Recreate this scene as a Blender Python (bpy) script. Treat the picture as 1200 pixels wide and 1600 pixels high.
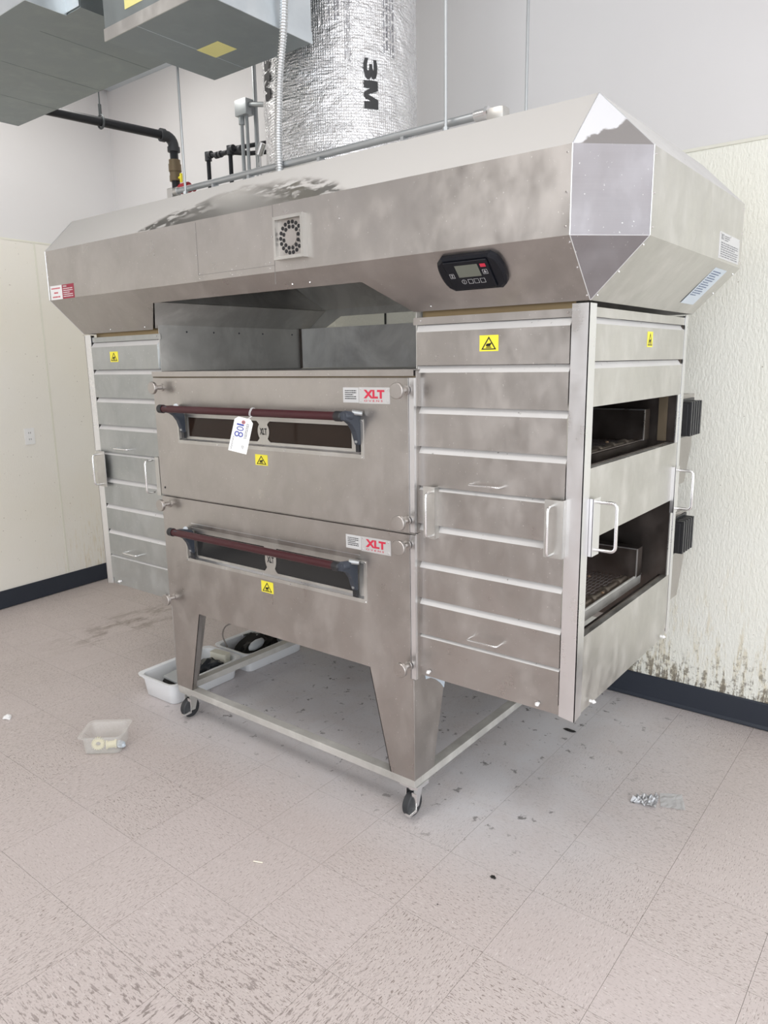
import bpy, bmesh, math, random
from mathutils import Vector, Matrix, noise
random.seed(7)
for o in list(bpy.data.objects): bpy.data.objects.remove(o)
S = bpy.context.scene
C = S.collection
# ------------------------------------------------------------------ camera
FPX = 1145.374
AZ, EL, ROLL = 0.6665054547, -0.2011576, -0.0167297
CAM = Vector((2.0530022, -1.7803892, 1.6094034))
fwd = Vector((-math.sin(AZ)*math.cos(EL), math.cos(AZ)*math.cos(EL), math.sin(EL)))
rt = fwd.cross(Vector((0, 0, 1))).normalized(); up = rt.cross(fwd)
rt2 = math.cos(ROLL)*rt + math.sin(ROLL)*up
up2 = -math.sin(ROLL)*rt + math.cos(ROLL)*up
cd = bpy.data.cameras.new('camera'); cam = bpy.data.objects.new('camera', cd); C.objects.link(cam)
m = Matrix((rt2, up2, -fwd)).transposed().to_4x4(); m.translation = CAM
cam.matrix_world = m
cd.sensor_fit = 'HORIZONTAL'; cd.sensor_width = 36; cd.lens = 36*FPX/1200; cd.clip_start = .05
S.camera = cam
# ------------------------------------------------------------------ world, lights, exposure
S.view_settings.view_transform = 'Standard'; S.view_settings.look = 'None'
S.view_settings.gamma = 1; S.view_settings.use_curve_mapping = False
S.view_settings.exposure = -0.45
W = bpy.data.worlds.new('world'); S.world = W; W.use_nodes = True
bg = W.node_tree.nodes['Background']; bg.inputs[0].default_value = (.82, .9, 1, 1); bg.inputs[1].default_value = 1.0
def area(name, loc, rot, sx, sy, power, col):
    l = bpy.data.lights.new(name, 'AREA'); l.shape = 'RECTANGLE'; l.size = sx; l.size_y = sy
    l.energy = power; l.color = col
    o = bpy.data.objects.new(name, l); C.objects.link(o); o.location = loc; o.rotation_euler = rot
    return o
R90 = math.pi/2
# shop-front windows behind the camera, side window on the right, added unseen ceiling fill lamps
area('window_light_front', (2.6, -5.95, 1.85), (R90, 0, 0), 5.6, 3.1, 125, (.93, .97, 1))
area('window_light_side', (5.95, -2.3, 1.85), (R90, 0, R90), 7.2, 3.1, 245, (.95, .97, 1))
for i, (x, y) in enumerate(((0.2, -1.6), (2.8, -1.6), (0.2, -4.2), (2.8, -4.2), (-1.9, .3))):
    area('ceiling_fill_%d' % i, (x, y, 3.6), (0, 0, 0), .6, 1.2, 34, (1, .97, .93))  # fill added to lift the interior, no fixture modelled

# ------------------------------------------------------------------ materials
MATS = {}
def mat(name, col=(.8, .8, .8), rough=.5, metal=0, **k):
    if name in MATS: return MATS[name]
    M = bpy.data.materials.new(name); M.use_nodes = True
    b = M.node_tree.nodes['Principled BSDF']
    b.inputs['Base Color'].default_value = (*col, 1); b.inputs['Roughness'].default_value = rough
    b.inputs['Metallic'].default_value = metal
    for a, v in k.items(): b.inputs[a].default_value = v
    MATS[name] = M
    return M
class N:
    def __init__(s, M): s.t = M.node_tree; s.b = s.t.nodes['Principled BSDF']
    def n(s, typ, ins=None, **at):
        q = s.t.nodes.new(typ)
        for a, v in at.items(): setattr(q, a, v)
        for a, v in (ins or {}).items():
            if isinstance(v, bpy.types.NodeSocket): s.t.links.new(v, q.inputs[a])
            else: q.inputs[a].default_value = v
        return q
    def link(s, a, b): s.t.links.new(a, b)
    def pos(s): return s.n('ShaderNodeNewGeometry').outputs['Position']
    def obj(s): return s.n('ShaderNodeTexCoord').outputs['Object']
    def mapping(s, vec, scale=(1, 1, 1), loc=(0, 0, 0), rot=(0, 0, 0)):
        return s.n('ShaderNodeMapping', {'Vector': vec, 'Scale': scale, 'Location': loc, 'Rotation': rot}).outputs[0]
    def noise(s, vec, sc, det=3, ro=.5, dist=0):
        return s.n('ShaderNodeTexNoise', {'Vector': vec, 'Scale': sc, 'Detail': det, 'Roughness': ro, 'Distortion': dist}).outputs['Fac']
    def ramp(s, f, a, b, va=0., vb=1.):
        return s.n('ShaderNodeMapRange', {'Value': f, 'From Min': a, 'From Max': b, 'To Min': va, 'To Max': vb}).outputs[0]
    def mix(s, f, a, b):
        q = s.t.nodes.new('ShaderNodeMix'); q.data_type = 'RGBA'
        for i, v in ((0, f), (6, a), (7, b)):
            if isinstance(v, bpy.types.NodeSocket): s.t.links.new(v, q.inputs[i])
            else: q.inputs[i].default_value = v if i == 0 else (*v, 1)
        return q.outputs[2]
    def math(s, op, a, b=0.):
        q = s.t.nodes.new('ShaderNodeMath'); q.operation = op
        for i, v in ((0, a), (1, b)):
            if isinstance(v, bpy.types.NodeSocket): s.t.links.new(v, q.inputs[i])
            else: q.inputs[i].default_value = v
        return q.outputs[0]
    def bump(s, h, st, dist=.001):
        q = s.n('ShaderNodeBump', {'Height': h, 'Strength': st, 'Distance': dist}); s.link(q.outputs[0], s.b.inputs['Normal'])
    def sep(s, v): return s.n('ShaderNodeSeparateXYZ', {'Vector': v}).outputs

def steel(name, col, rough, smudge=.5, dirt=(.35, .33, .31), grain=(2, 2, 80), dirtamt=.25, speck=0., metal=1.):
    M = mat(name, col, rough, metal); n = N(M); p = n.pos()
    s1 = n.noise(p, 3.2, 5, .6, .6); s2 = n.noise(n.mapping(p, (1.2, 1.2, .7), rot=(.3, .2, .4)), 9, 4, .6)
    g = n.noise(n.mapping(p, grain), 3, 2, .5)
    c = n.mix(n.ramp(s1, .4, .75, 0, dirtamt), col, dirt)
    c = n.mix(n.ramp(s2, .5, .8, 0, dirtamt*.8), c, tuple(min(.9, q*1.38) for q in col))
    if speck:
        v = n.noise(n.mapping(p, (143, 131, 137), rot=(.5, .3, .7)), 1, 1)
        c = n.mix(n.ramp(v, .74, .78, 0, speck), c, (.85, .85, .83))
    n.link(c, n.b.inputs['Base Color'])
    r = n.math('ADD', n.ramp(s2, .3, .75, rough-.06, rough+.16*smudge+.06), n.ramp(g, .3, .7, -.012, .015))
    n.link(r, n.b.inputs['Roughness'])
    wob = n.noise(p, 2.2, 1)
    h = n.math('ADD', n.math('MULTIPLY', g, .02), n.math('MULTIPLY', wob, 3.0))
    n.bump(h, .35, .0016)
    return M
STEEL = steel('brushed_stainless', (.500, .475, .455), .32, 1, dirt=(.33, .31, .29), dirtamt=.5, speck=.5)
STEEL_SIDE = steel('scuffed_stainless', (.62, .61, .585), .40, 1, dirt=(.42, .41, .385), dirtamt=.55)
STEEL_DIRTY = steel('greasy_stainless', (.66, .65, .62), .5, 1, dirt=(.30, .29, .27), dirtamt=.6, speck=.3, metal=.45)
STEEL_LEFT = steel('bluish_stainless', (.50, .515, .51), .42, 1, dirt=(.32, .34, .34), dirtamt=.6, speck=.6)
STEEL_PALE = steel('stained_sheet', (.88, .87, .84), .5, 1, dirt=(.40, .39, .38), dirtamt=.8, metal=.15)
STEEL_BRIGHT = steel('bright_stainless', (.84, .84, .85), .30, .4, dirtamt=.1)
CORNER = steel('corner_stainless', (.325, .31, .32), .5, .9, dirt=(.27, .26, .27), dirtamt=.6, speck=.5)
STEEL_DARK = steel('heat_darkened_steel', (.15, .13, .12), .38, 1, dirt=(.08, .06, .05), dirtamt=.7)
GALV = steel('galvanised_sheet', (.325, .36, .365), .55, .5, dirt=(.28, .30, .30), dirtamt=.25, grain=(1, 1, 1))
GALV_L = steel('galvanised_pale_lit', (.74, .79, .82), .5, .5, dirt=(.5, .54, .57), dirtamt=.4, grain=(1, 1, 1))  # pale galvanised for trim and flanges; on duct sides window light painted in
CHROME = mat('chrome', (.8, .8, .8), .16, 1)
EMT = mat('conduit_zinc', (.46, .48, .49), .42, .85)
BLACKPIPE = mat('black_iron', (.025, .026, .03), .38, .3)
BRASS = mat('aged_brass', (.22, .17, .11), .45, .8)
RED = mat('red_plastic', (.35, .02, .03), .4)
YEL = mat('yellow_label', (.93, .83, .06), .45)
YELD = mat('faded_yellow_label', (.75, .70, .28), .6)
BLK = mat('black_print', (.012, .012, .014), .5)
WHT = mat('white_label', (.86, .86, .86), .5)
PRINTR = mat('red_print', (.62, .03, .07), .45)
PRINTB = mat('blue_print', (.05, .07, .35), .5)
GREYP = mat('grey_print', (.25, .25, .27), .6)
BURG = mat('burgundy_label', (.34, .03, .06), .5)
HANDLE = mat('burgundy_handle', (.050, .006, .010), .38)
BRKT = mat('slate_plastic', (.040, .048, .064), .45)
BRKCAP = mat('black_plastic', (.018, .019, .022), .38)
PANELBK = mat('gloss_black_housing', (.006, .007, .011), .3, **{'Specular IOR Level': .3})
LCD = mat('lcd_glass', (.16, .17, .14), .22)
RUB = mat('caster_rubber', (.03, .032, .036), .55)
BASEB = mat('navy_vinyl_base', (.022, .028, .042), .5)
PLAST = mat('white_tub_plastic', (.88, .90, .92), .38)
CREAM = mat('cream_plastic', (.83, .78, .50), .45)
INSUL = mat('sooty_seal', (.13, .10, .065), .9)
FLEX = mat('flexible_steel', (.72, .74, .75), .3, 1)
ALU = mat('bright_aluminium', (.85, .87, .9), .3, 1)
SHADOW = mat('matt_black', (.012, .011, .010), .7)  # flat black for loose scraps and the tunnel mouth sheet

def dust_mat():
    M = mat('settled_dust', (.80, .79, .78), .75); n = N(M); p = n.pos()
    v = n.noise(p, 55, 3); w = n.noise(p, 7, 3)
    c = n.mix(n.ramp(w, .35, .7, 0, .5), (.62, .61, .60), (.54, .53, .52))
    c = n.mix(n.ramp(v, .7, .75, 0, .8), c, (.22, .21, .2)); n.link(c, n.b.inputs['Base Color'])
    return M
DUST = dust_mat()
def hood_dust():
    # settled dust on the sloping top, swiped off along the lower edge left of the vent
    M = mat('dusty_hood_sheet', (.8, .79, .77), .7); n = N(M); p = n.pos(); s = n.sep(p)
    wob = n.noise(p, 3.2, 4, .6, 1.2); fine = n.noise(n.mapping(p, (9, 22, 22), rot=(0, .35, 0)), 1.6, 4, .7)
    bell = n.math('SUBTRACT', 1, n.math('POWER', n.math('MULTIPLY', n.math('ABSOLUTE', n.math('ADD', s['X'], .0)), 1.9), 2.0))
    lim = n.math('ADD', 2.125, n.math('MULTIPLY', bell, .105))
    d = n.math('SUBTRACT', n.math('ADD', lim, n.ramp(wob, .3, .7, -.02, .02)), s['Z'])
    msk = n.ramp(d, -.008, .012, 0, 1)
    st = n.ramp(fine, .50, .58, 1, .0)
    f = n.math('MULTIPLY', msk, n.math('MAXIMUM', st, n.ramp(d, .02, .075)))
    n.link(n.mix(f, (.55, .535, .515), (.50, .475, .455)), n.b.inputs['Base Color'])
    n.link(f, n.b.inputs['Metallic']); n.link(n.ramp(f, 0, 1, .75, .36), n.b.inputs['Roughness'])
    return M
HDUST = hood_dust()
def corner_dust():
    M = mat('dusty_corner_sheet', (.8, .8, .8), .7); n = N(M); p = n.pos(); s = n.sep(p)
    w = n.noise(p, 14, 4, .6); dd = n.math('SUBTRACT', s['X'], s['Y'])
    lim = n.math('ADD', 2.215, n.math('MULTIPLY', n.math('ABSOLUTE', n.math('SUBTRACT', s['X'], 1.345)), -1.1))
    f = n.ramp(n.math('SUBTRACT', n.math('ADD', lim, n.ramp(w, .3, .7, -.02, .02)), s['Z']), -.003, .006)
    n.link(n.mix(f, (.64, .64, .66), (.5, .485, .485)), n.b.inputs['Base Color'])
    n.link(f, n.b.inputs['Metallic']); n.link(n.ramp(f, 0, 1, .75, .4), n.b.inputs['Roughness'])
    return M
CDUST = corner_dust()

def tile_mat():
    M = mat('vinyl_floor_tile', (.6, .53, .51), .5); n = N(M)
    o = n.obj(); inf = n.n('ShaderNodeObjectInfo'); rnd = inf.outputs['Random']
    off = n.n('ShaderNodeCombineXYZ', {'X': n.math('MULTIPLY', rnd, 37.), 'Y': n.math('MULTIPLY', rnd, 91.), 'Z': 0.})
    v = n.n('ShaderNodeVectorMath', {0: o, 1: off.outputs[0]}, operation='ADD').outputs[0]
    p = n.pos(); s = n.sep(p)
    big = n.noise(p, .9, 2)
    # worn corner at the lower left of the view: chips larger there
    near = n.math('SUBTRACT', 1.02, n.ramp(n.n('ShaderNodeVectorMath', {0: p, 1: (.9, -1.25, 0)}, operation='DISTANCE').outputs['Value'], .15, .9))
    f1 = n.noise(n.mapping(v, (50, 250, 1), rot=(0, 0, .12)), 1., 2, .55)
    f2 = n.noise(n.mapping(v, (110, 380, 1), loc=(9, 3, 0), rot=(0, 0, -.2)), 1., 2, .5)
    f3 = n.noise(n.mapping(v, (24, 105, 1), loc=(4, 8, 0)), 1., 3, .6)
    f4 = n.noise(n.mapping(v, (45, 230, 1), loc=(1, 5, 0)), 1., 2, .5)
    base = n.mix(n.ramp(big, .3, .7), (.540, .478, .460), (.590, .524, .512))
    base = n.mix(n.math('MULTIPLY', rnd, .35), base, (.55, .49, .465))
    c = n.mix(n.ramp(f4, .62, .68, 0, .5), base, (.74, .70, .68))
    dn = n.ramp(rnd, 0, 1, .45, 1.)
    c = n.mix(n.math('MULTIPLY', dn, n.ramp(f1, .615, .635, 0, .95)), c, (.25, .205, .185))
    c = n.mix(n.math('MULTIPLY', dn, n.ramp(f2, .64, .655, 0, 1.)), c, (.17, .14, .13))
    c = n.mix(n.math('MULTIPLY', n.ramp(f3, .57, .585), near), c, (.13, .10, .09))
    # bluish tint under and beside oven, painted lighter for missing bounce light; dark debris
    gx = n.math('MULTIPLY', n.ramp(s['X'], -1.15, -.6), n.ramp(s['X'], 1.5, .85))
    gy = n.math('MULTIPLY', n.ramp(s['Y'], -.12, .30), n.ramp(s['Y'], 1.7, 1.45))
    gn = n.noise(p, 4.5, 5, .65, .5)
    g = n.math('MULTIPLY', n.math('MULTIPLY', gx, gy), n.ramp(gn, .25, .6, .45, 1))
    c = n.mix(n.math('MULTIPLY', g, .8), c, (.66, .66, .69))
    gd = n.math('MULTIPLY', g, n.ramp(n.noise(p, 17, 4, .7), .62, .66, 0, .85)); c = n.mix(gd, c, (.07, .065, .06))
    # brown scuff near the left wall
    dv = n.n('ShaderNodeVectorMath', {0: n.mapping(p, (1.9, .8, 1), rot=(0, 0, .12)), 1: n.mapping(n.n('ShaderNodeCombineXYZ', {'X': -2.0, 'Y': .75, 'Z': 0.}).outputs[0], (1.9, .8, 1), rot=(0, 0, .12))}, operation='DISTANCE').outputs['Value']
    c = n.mix(n.math('MULTIPLY', n.ramp(dv, .55, .1), n.ramp(n.noise(n.mapping(p, (2.2, .9, 1)), 5, 4, .7), .48, .62, 0, .7)), c, (.17, .13, .10))
    # scattered white scrapes and black crumbs
    c = n.mix(n.ramp(n.noise(p, 85, 1), .775, .80, 0, .6), c, (.9, .89, .88))
    c = n.mix(n.math('MULTIPLY', n.ramp(n.noise(p, 38, 2), .72, .76), n.ramp(n.noise(p, 1.6, 2), .55, .7)), c, (.10, .09, .09))
    n.link(c, n.b.inputs['Base Color'])
    n.link(n.ramp(n.noise(p, 6, 3), .3, .7, .38, .58), n.b.inputs['Roughness'])
    n.bump(n.math('ADD', n.noise(p, 3, 2), n.math('MULTIPLY', f1, -.15)), .25, .001)
    return M
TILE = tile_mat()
GROUT = mat('dark_tile_joint', (.17, .14, .13), .8)

def wall_paint():
    M = mat('painted_plaster', (.74, .725, .725), .8); n = N(M); p = n.pos()
    n.link(n.mix(n.ramp(n.noise(p, 1.2, 4), .3, .7), (.735, .72, .72), (.765, .755, .755)), n.b.inputs['Base Color'])
    n.bump(n.noise(p, 60, 2), .05, .001)
    return M
PAINT = wall_paint()
def frp(name, col, yel, sx, sy, mold=1.):
    M = mat(name, col, .42); n = N(M); p = n.pos(); s = n.sep(p)
    pb = n.noise(n.mapping(p, (125, 125, 52)), 1, 2, .6)
    c = n.mix(n.ramp(n.noise(p, 1.3, 3), .35, .7), col, yel)
    st = n.noise(n.mapping(p, (55, 55, 7)), 1, 4, .7)          # vertical grease runs
    st2 = n.noise(p, 46, 4, .75)
    low = n.ramp(s['Z'], .95, .12); low2 = n.ramp(s['Z'], .50, .12)
    if not mold:
        low = n.math('MULTIPLY', low, n.ramp(s['Y'], .6, 1.1)); low2 = n.math('MULTIPLY', low2, n.ramp(s['Y'], .75, 1.6))
    c = n.mix(n.math('MULTIPLY', n.ramp(n.math('ADD', n.math('MULTIPLY', low, .16), st), .62, .75, 0, .5), low), c, (.62, .50, .26))
    c = n.mix(n.math('MULTIPLY', n.ramp(n.math('ADD', n.math('MULTIPLY', low2, .17), n.math('MULTIPLY', n.math('ADD', st, st2), .5)), .63, .70, 0, .85), low2), c, (.11, .09, .07))
    c = n.mix(n.ramp(n.noise(p, 70, 1), .77, .79, 0, .8), c, (.3, .25, .2))
    n.link(c, n.b.inputs['Base Color']); n.bump(pb, .75 if mold else .25, .004)
    return M
FRPB = frp('pebbled_wall_panel', (.88, .885, .82), (.86, .855, .76), 1, 1)
FRPL = frp('cream_wall_panel', (.86, .835, .78), (.84, .805, .72), 1, 1, .0)
CEILM = mat('ceiling_paint', (.75, .74, .73), .85)

def foil_mat():
    M = mat('foil_duct_wrap', (.86, .86, .87), .24, 1); n = N(M); p = n.pos()
    wr = n.noise(n.mapping(p, (1, 1, 1.7)), 7, 5, .65, 1.6); fine = n.noise(p, 45, 3, .6)
    s = n.sep(p)
    a = n.math('ARCTAN2', n.math('SUBTRACT', s['Y'], .70), n.math('ADD', s['X'], .09))
    gv = n.math('POWER', n.math('ABSOLUTE', n.math('SINE', n.math('MULTIPLY', a, 110.))), 12.)
    gh = n.math('POWER', n.math('ABSOLUTE', n.math('SINE', n.math('MULTIPLY', s['Z'], 300.))), 12.)
    grid = n.math('MAXIMUM', gv, gh)
    h = n.math('ADD', n.math('MULTIPLY', wr, 13.), n.math('ADD', n.math('MULTIPLY', fine, 1.6), n.math('MULTIPLY', grid, .9)))
    n.bump(h, .7, .0016)
    n.link(n.mix(n.ramp(wr, .35, .7), (.80, .80, .81), (.9, .9, .91)), n.b.inputs['Base Color'])
    n.link(n.ramp(fine, .3, .7, .2, .36), n.b.inputs['Roughness'])
    return M
FOIL = foil_mat()
def glassm(name, col, rough, alpha_t):
    M = mat(name, col, rough); M.node_tree.nodes['Principled BSDF'].inputs['Transmission Weight'].default_value = alpha_t
    M.node_tree.nodes['Principled BSDF'].inputs['IOR'].default_value = 1.45
    return M
OVGLASS = mat('oven_window_glass', (.022, .012, .008), .12, **{'Specular IOR Level': .25})
OVGLASS2 = mat('oven_window_glass_grey', (.03, .03, .03), .10, **{'Specular IOR Level': .3})
CLEAR = mat('clear_polycarbonate', (.80, .79, .76), .08, Alpha=.22)
FILM = mat('clear_film', (.85, .85, .85), .2, Alpha=.75)
GREASE = mat('crusted_tray_grease', (.05, .035, .025), .5)

# ------------------------------------------------------------------ geometry helpers
class B:
    def __init__(s): s.bm = bmesh.new(); s.mi = 0
    def _f(s, vs):
        try: f = s.bm.faces.new(vs); f.material_index = s.mi; return f
        except ValueError: return None
    def box(s, x0, x1, y0, y1, z0, z1):
        v = [s.bm.verts.new((x, y, z)) for x in (x0, x1) for y in (y0, y1) for z in (z0, z1)]
        for q in ((0, 1, 3, 2), (4, 6, 7, 5), (0, 4, 5, 1), (2, 3, 7, 6), (0, 2, 6, 4), (1, 5, 7, 3)): s._f([v[i] for i in q])
        return s
    def plate(s, pts, off):
        """closed sheet: polygon pts and the same polygon moved by vector off"""
        off = Vector(off); a = [s.bm.verts.new(p) for p in pts]; b = [s.bm.verts.new(Vector(p)+off) for p in pts]
        s._f(a); s._f(list(reversed(b)))
        for i in range(len(a)):
            j = (i+1) % len(a); s._f([a[j], a[i], b[i], b[j]])
        return s
    def sweep(s, path, r, seg=12, rf=None, caps=True, up0=None):
        path = [Vector(p) for p in path]; rings = []; nprev = None
        for i, p in enumerate(path):
            t = (path[min(i+1, len(path)-1)]-path[max(i-1, 0)]).normalized()
            if nprev is None:
                a = Vector((0, 0, 1)) if abs(t.z) < .9 else Vector((1, 0, 0)); nn = t.cross(a).normalized()
            else: nn = (nprev-t*nprev.dot(t)).normalized()
            nprev = nn; bb = t.cross(nn); rr = rf(i) if rf else r
            rings.append([s.bm.verts.new(p+rr*(math.cos(2*math.pi*k/seg)*nn+math.sin(2*math.pi*k/seg)*bb)) for k in range(seg)])
        for a, b in zip(rings, rings[1:]):
            for k in range(seg): s._f([a[k], a[(k+1) % seg], b[(k+1) % seg], b[k]])
        if caps: s._f(list(reversed(rings[0]))); s._f(rings[-1])
        return s
    def cyl(s, p0, p1, r, seg=16, r1=None):
        return s.sweep([p0, p1], r, seg, rf=(lambda i: (r, r1 if r1 is not None else r)[i]))
    def rings(s, rings, cap0=True, cap1=True):
        R = [[s.bm.verts.new(p) for p in q] for q in rings]; n = len(R[0])
        for a, b in zip(R, R[1:]):
            for k in range(n): s._f([a[k], a[(k+1) % n], b[(k+1) % n], b[k]])
        if cap0: s._f(list(reversed(R[0])))
        if cap1: s._f(R[-1])
        return s
    def ball(s, c, r, sq=(1, 1, 1), sub=1):
        g = bmesh.ops.create_icosphere(s.bm, subdivisions=sub, radius=r)
        for v in g['verts']: v.co = Vector(c)+Vector((v.co.x*sq[0], v.co.y*sq[1], v.co.z*sq[2]))
        for v in g['verts']:
            for f in v.link_faces: f.material_index = s.mi
        return s
ORG = {}
def finish(b, name, mats, parent=None, base=None, smooth=False, bevel=0, kind=None, label=None, cat=None, group=None, angle=35):
    bm = b.bm
    bmesh.ops.recalc_face_normals(bm, faces=bm.faces)
    if bevel:
        es = [e for e in bm.edges if len(e.link_faces) == 2 and e.calc_face_angle(0) > math.radians(30)]
        bmesh.ops.bevel(bm, geom=es, offset=bevel, segments=2, affect='EDGES', profile=.6, clamp_overlap=True)
    L = ORG[parent.name] if parent else (Vector(base) if base is not None else Vector((0, 0, 0)))
    for v in bm.verts: v.co -= L
    me = bpy.data.meshes.new(name)
    if smooth:
        for f in bm.faces: f.smooth = True
        for e in bm.edges:
            if len(e.link_faces) == 2 and e.calc_face_angle(0) > math.radians(angle): e.smooth = False
    bm.to_mesh(me); bm.free()
    for q in (mats if isinstance(mats, (list, tuple)) else [mats]): me.materials.append(q)
    o = bpy.data.objects.new(name, me); C.objects.link(o)
    ORG[o.name] = L
    if parent: o.parent = parent
    else: o.location = L
    if kind: o['kind'] = kind
    if label: o['label'] = label
    if cat: o['category'] = cat
    if group: o['group'] = group
    return o
def thing(name, label, cat, base, group=None, kind=None):
    o = bpy.data.objects.new(name, None); C.objects.link(o); o.location = base; o.empty_display_size = .05
    o['label'] = label; o['category'] = cat
    if group: o['group'] = group
    ORG[o.name] = Vector(base); return o
def local_mesh(b, name, mats, smooth=True, angle=35):
    bm = b.bm; bmesh.ops.recalc_face_normals(bm, faces=bm.faces); me = bpy.data.meshes.new(name)
    for f in bm.faces: f.smooth = smooth
    if smooth:
        for e in bm.edges:
            if len(e.link_faces) == 2 and e.calc_face_angle(0) > math.radians(angle): e.smooth = False
    bm.to_mesh(me); bm.free()
    for q in (mats if isinstance(mats, (list, tuple)) else [mats]): me.materials.append(q)
    return me
def inst(name, me, parent, pos, rot=(0, 0, 0), scale=(1, 1, 1), label=None):
    o = bpy.data.objects.new(name, me); C.objects.link(o); o.parent = parent
    o.location = Vector(pos)-ORG[parent.name]; o.rotation_euler = rot; o.scale = scale
    ORG[o.name] = ORG[parent.name]
    if label: o['label'] = label
    return o
TXT = {}
def text_polys(s, bold=0.):
    """glyph outlines of the built-in font as polygons in a unit-height frame"""
    if (s, bold) in TXT: return TXT[(s, bold)]
    cu = bpy.data.curves.new('t', 'FONT'); cu.body = s; cu.size = 1; cu.offset = bold; cu.resolution_u = 3; cu.fill_mode = 'FRONT'
    ob = bpy.data.objects.new('t', cu); C.objects.link(ob); bpy.context.view_layer.update()
    me = bpy.data.meshes.new_from_object(ob.evaluated_get(bpy.context.evaluated_depsgraph_get()))
    vs = [tuple(v.co) for v in me.vertices]; fs = [tuple(p.vertices) for p in me.polygons]
    bpy.data.objects.remove(ob); bpy.data.curves.remove(cu); bpy.data.meshes.remove(me)
    x0 = min(v[0] for v in vs); x1 = max(v[0] for v in vs); y0 = min(v[1] for v in vs); y1 = max(v[1] for v in vs)
    r = ([((v[0]-x0)/(x1-x0), (v[1]-y0)/(y1-y0)) for v in vs], fs, (x1-x0)/(y1-y0)); TXT[(s, bold)] = r; return r
def put_text(b, s, f, u0, u1, v0, v1, bold=0.):
    """f(u,v) -> 3-D point on the surface; glyphs fill the rectangle"""
    vs, fs, _ = text_polys(s, bold)
    q = [b.bm.verts.new(f(u0+a*(u1-u0), v0+c*(v1-v0))) for a, c in vs]
    for t in fs: b._f([q[i] for i in t])
def rect(b, f, u0, u1, v0, v1): b._f([b.bm.verts.new(f(u, v)) for u, v in ((u0, v0), (u1, v0), (u1, v1), (u0, v1))])
def lines(b, f, u0, u1, v0, v1, n, fill=.45, gap=.12, rnd=None, ragged=True):
    """rows of small broken bars: print too small to read"""
    rnd = rnd or random.Random(3); h = (v1-v0)/n
    for i in range(n):
        v = v1-h*(i+.75); u = u0; end = u1-(rnd.random()*.35*(u1-u0) if ragged and i % 3 == 2 else 0)
        while u < end:
            w = (u1-u0)*(.05+.1*rnd.random()); rect(b, f, u, min(u+w, end), v, v+h*fill); u += w+(u1-u0)*gap*.25
def planef(o, du, dv, n, e=.0006):
    o, du, dv, n = Vector(o), Vector(du).normalized(), Vector(dv).normalized(), Vector(n).normalized()
    return (lambda u, v, k=1: o+du*u+dv*v+n*(e*k)), n
def label_plate(name, parent, f, n, u0, u1, v0, v1, m, th=.0008, lab=None):
    b = B(); b.plate([f(u0, v0, 0), f(u1, v0, 0), f(u1, v1, 0), f(u0, v1, 0)], n*th)
    return finish(b, name, m, parent, label=lab)
def warning(parent, f, n, w, h):
    """yellow hot-surface label: black outlined triangle, hand over heat line; f centred"""
    st = label_plate('warning_sticker', parent, f, n, -w/2, w/2, -h/2, h/2, YEL, lab='yellow hot surface warning sticker')
    b = B(); k = 2.2
    T = [(-.40, -.40), (.40, -.40), (0, .42)]; t2 = [(-.30, -.335), (.30, -.335), (0, .28)]
    for i in range(3):
        j = (i+1) % 3; b._f([b.bm.verts.new(f(a*w, c*h, k)) for a, c in (T[i], T[j], t2[j], t2[i])])
    rect(b, lambda u, v: f(u, v, k), -.15*w, .15*w, -.30*h, -.26*h)
    rect(b, lambda u, v: f(u, v, k), -.11*w, .11*w, -.24*h, -.21*h)
    b._f([b.bm.verts.new(f(a*w, c*h, k)) for a, c in ((-.15, -.17), (.07, -.18), (.14, -.03), (.16, .05), (.05, -.01), (-.13, -.04))])
    for i in range(4): rect(b, lambda u, v: f(u, v, k), (-.13+.055*i)*w, (-.10+.055*i)*w, -.20*h, -.10*h)
    finish(b, 'warning_print', BLK, st)
    return st
def rivets(parent, pts, n, r=.0035, m=None, name='rivets'):
    b = B(); n = Vector(n).normalized()
    for p in pts: b.cyl(Vector(p)-n*.001, Vector(p)+n*.0025, r, 8, r*.6)
    o = finish(b, name, m or CHROME, parent, smooth=True, kind='stuff'); return o
def u_handle(parent, p0, p1, out, r=.0045, depth=.04, m=None, name='grab_handle', rad=.014):
    """round-bar U handle between p0 and p1, legs along out"""
    p0, p1, out = Vector(p0), Vector(p1), Vector(out).normalized(); d = (p1-p0).normalized(); path = [p0]
    for k in range(5):
        a = k/4*R90; path.append(p0+out*(depth-rad+rad*math.sin(a))+d*(rad-rad*math.cos(a)))
    for k in range(5):
        a = k/4*R90; path.append(p1+out*(depth-rad+rad*math.cos(a))-d*(rad-rad*math.sin(a)))
    path.append(p1)
    b = B(); b.sweep(path, r, 10); return finish(b, name, m or CHROME, parent, smooth=True, angle=60)
def crumple(name, c, r, sq, m, seed, amp=.35, fr=3., sub=3, **k):
    b = B(); g = bmesh.ops.create_icosphere(b.bm, subdivisions=sub, radius=1)
    for v in g['verts']:
        d = 1+amp*(noise.noise(v.co*fr*.6+Vector((seed, 0, 0)))+.6*noise.noise(v.co*fr*1.7+Vector((0, seed, 0))))
        v.co = Vector(c)+Vector((v.co.x*sq[0], v.co.y*sq[1], max(v.co.z, -.6)*sq[2]))*r*d
    return finish(b, name, m, base=c, smooth=True, angle=28, **k)

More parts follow.
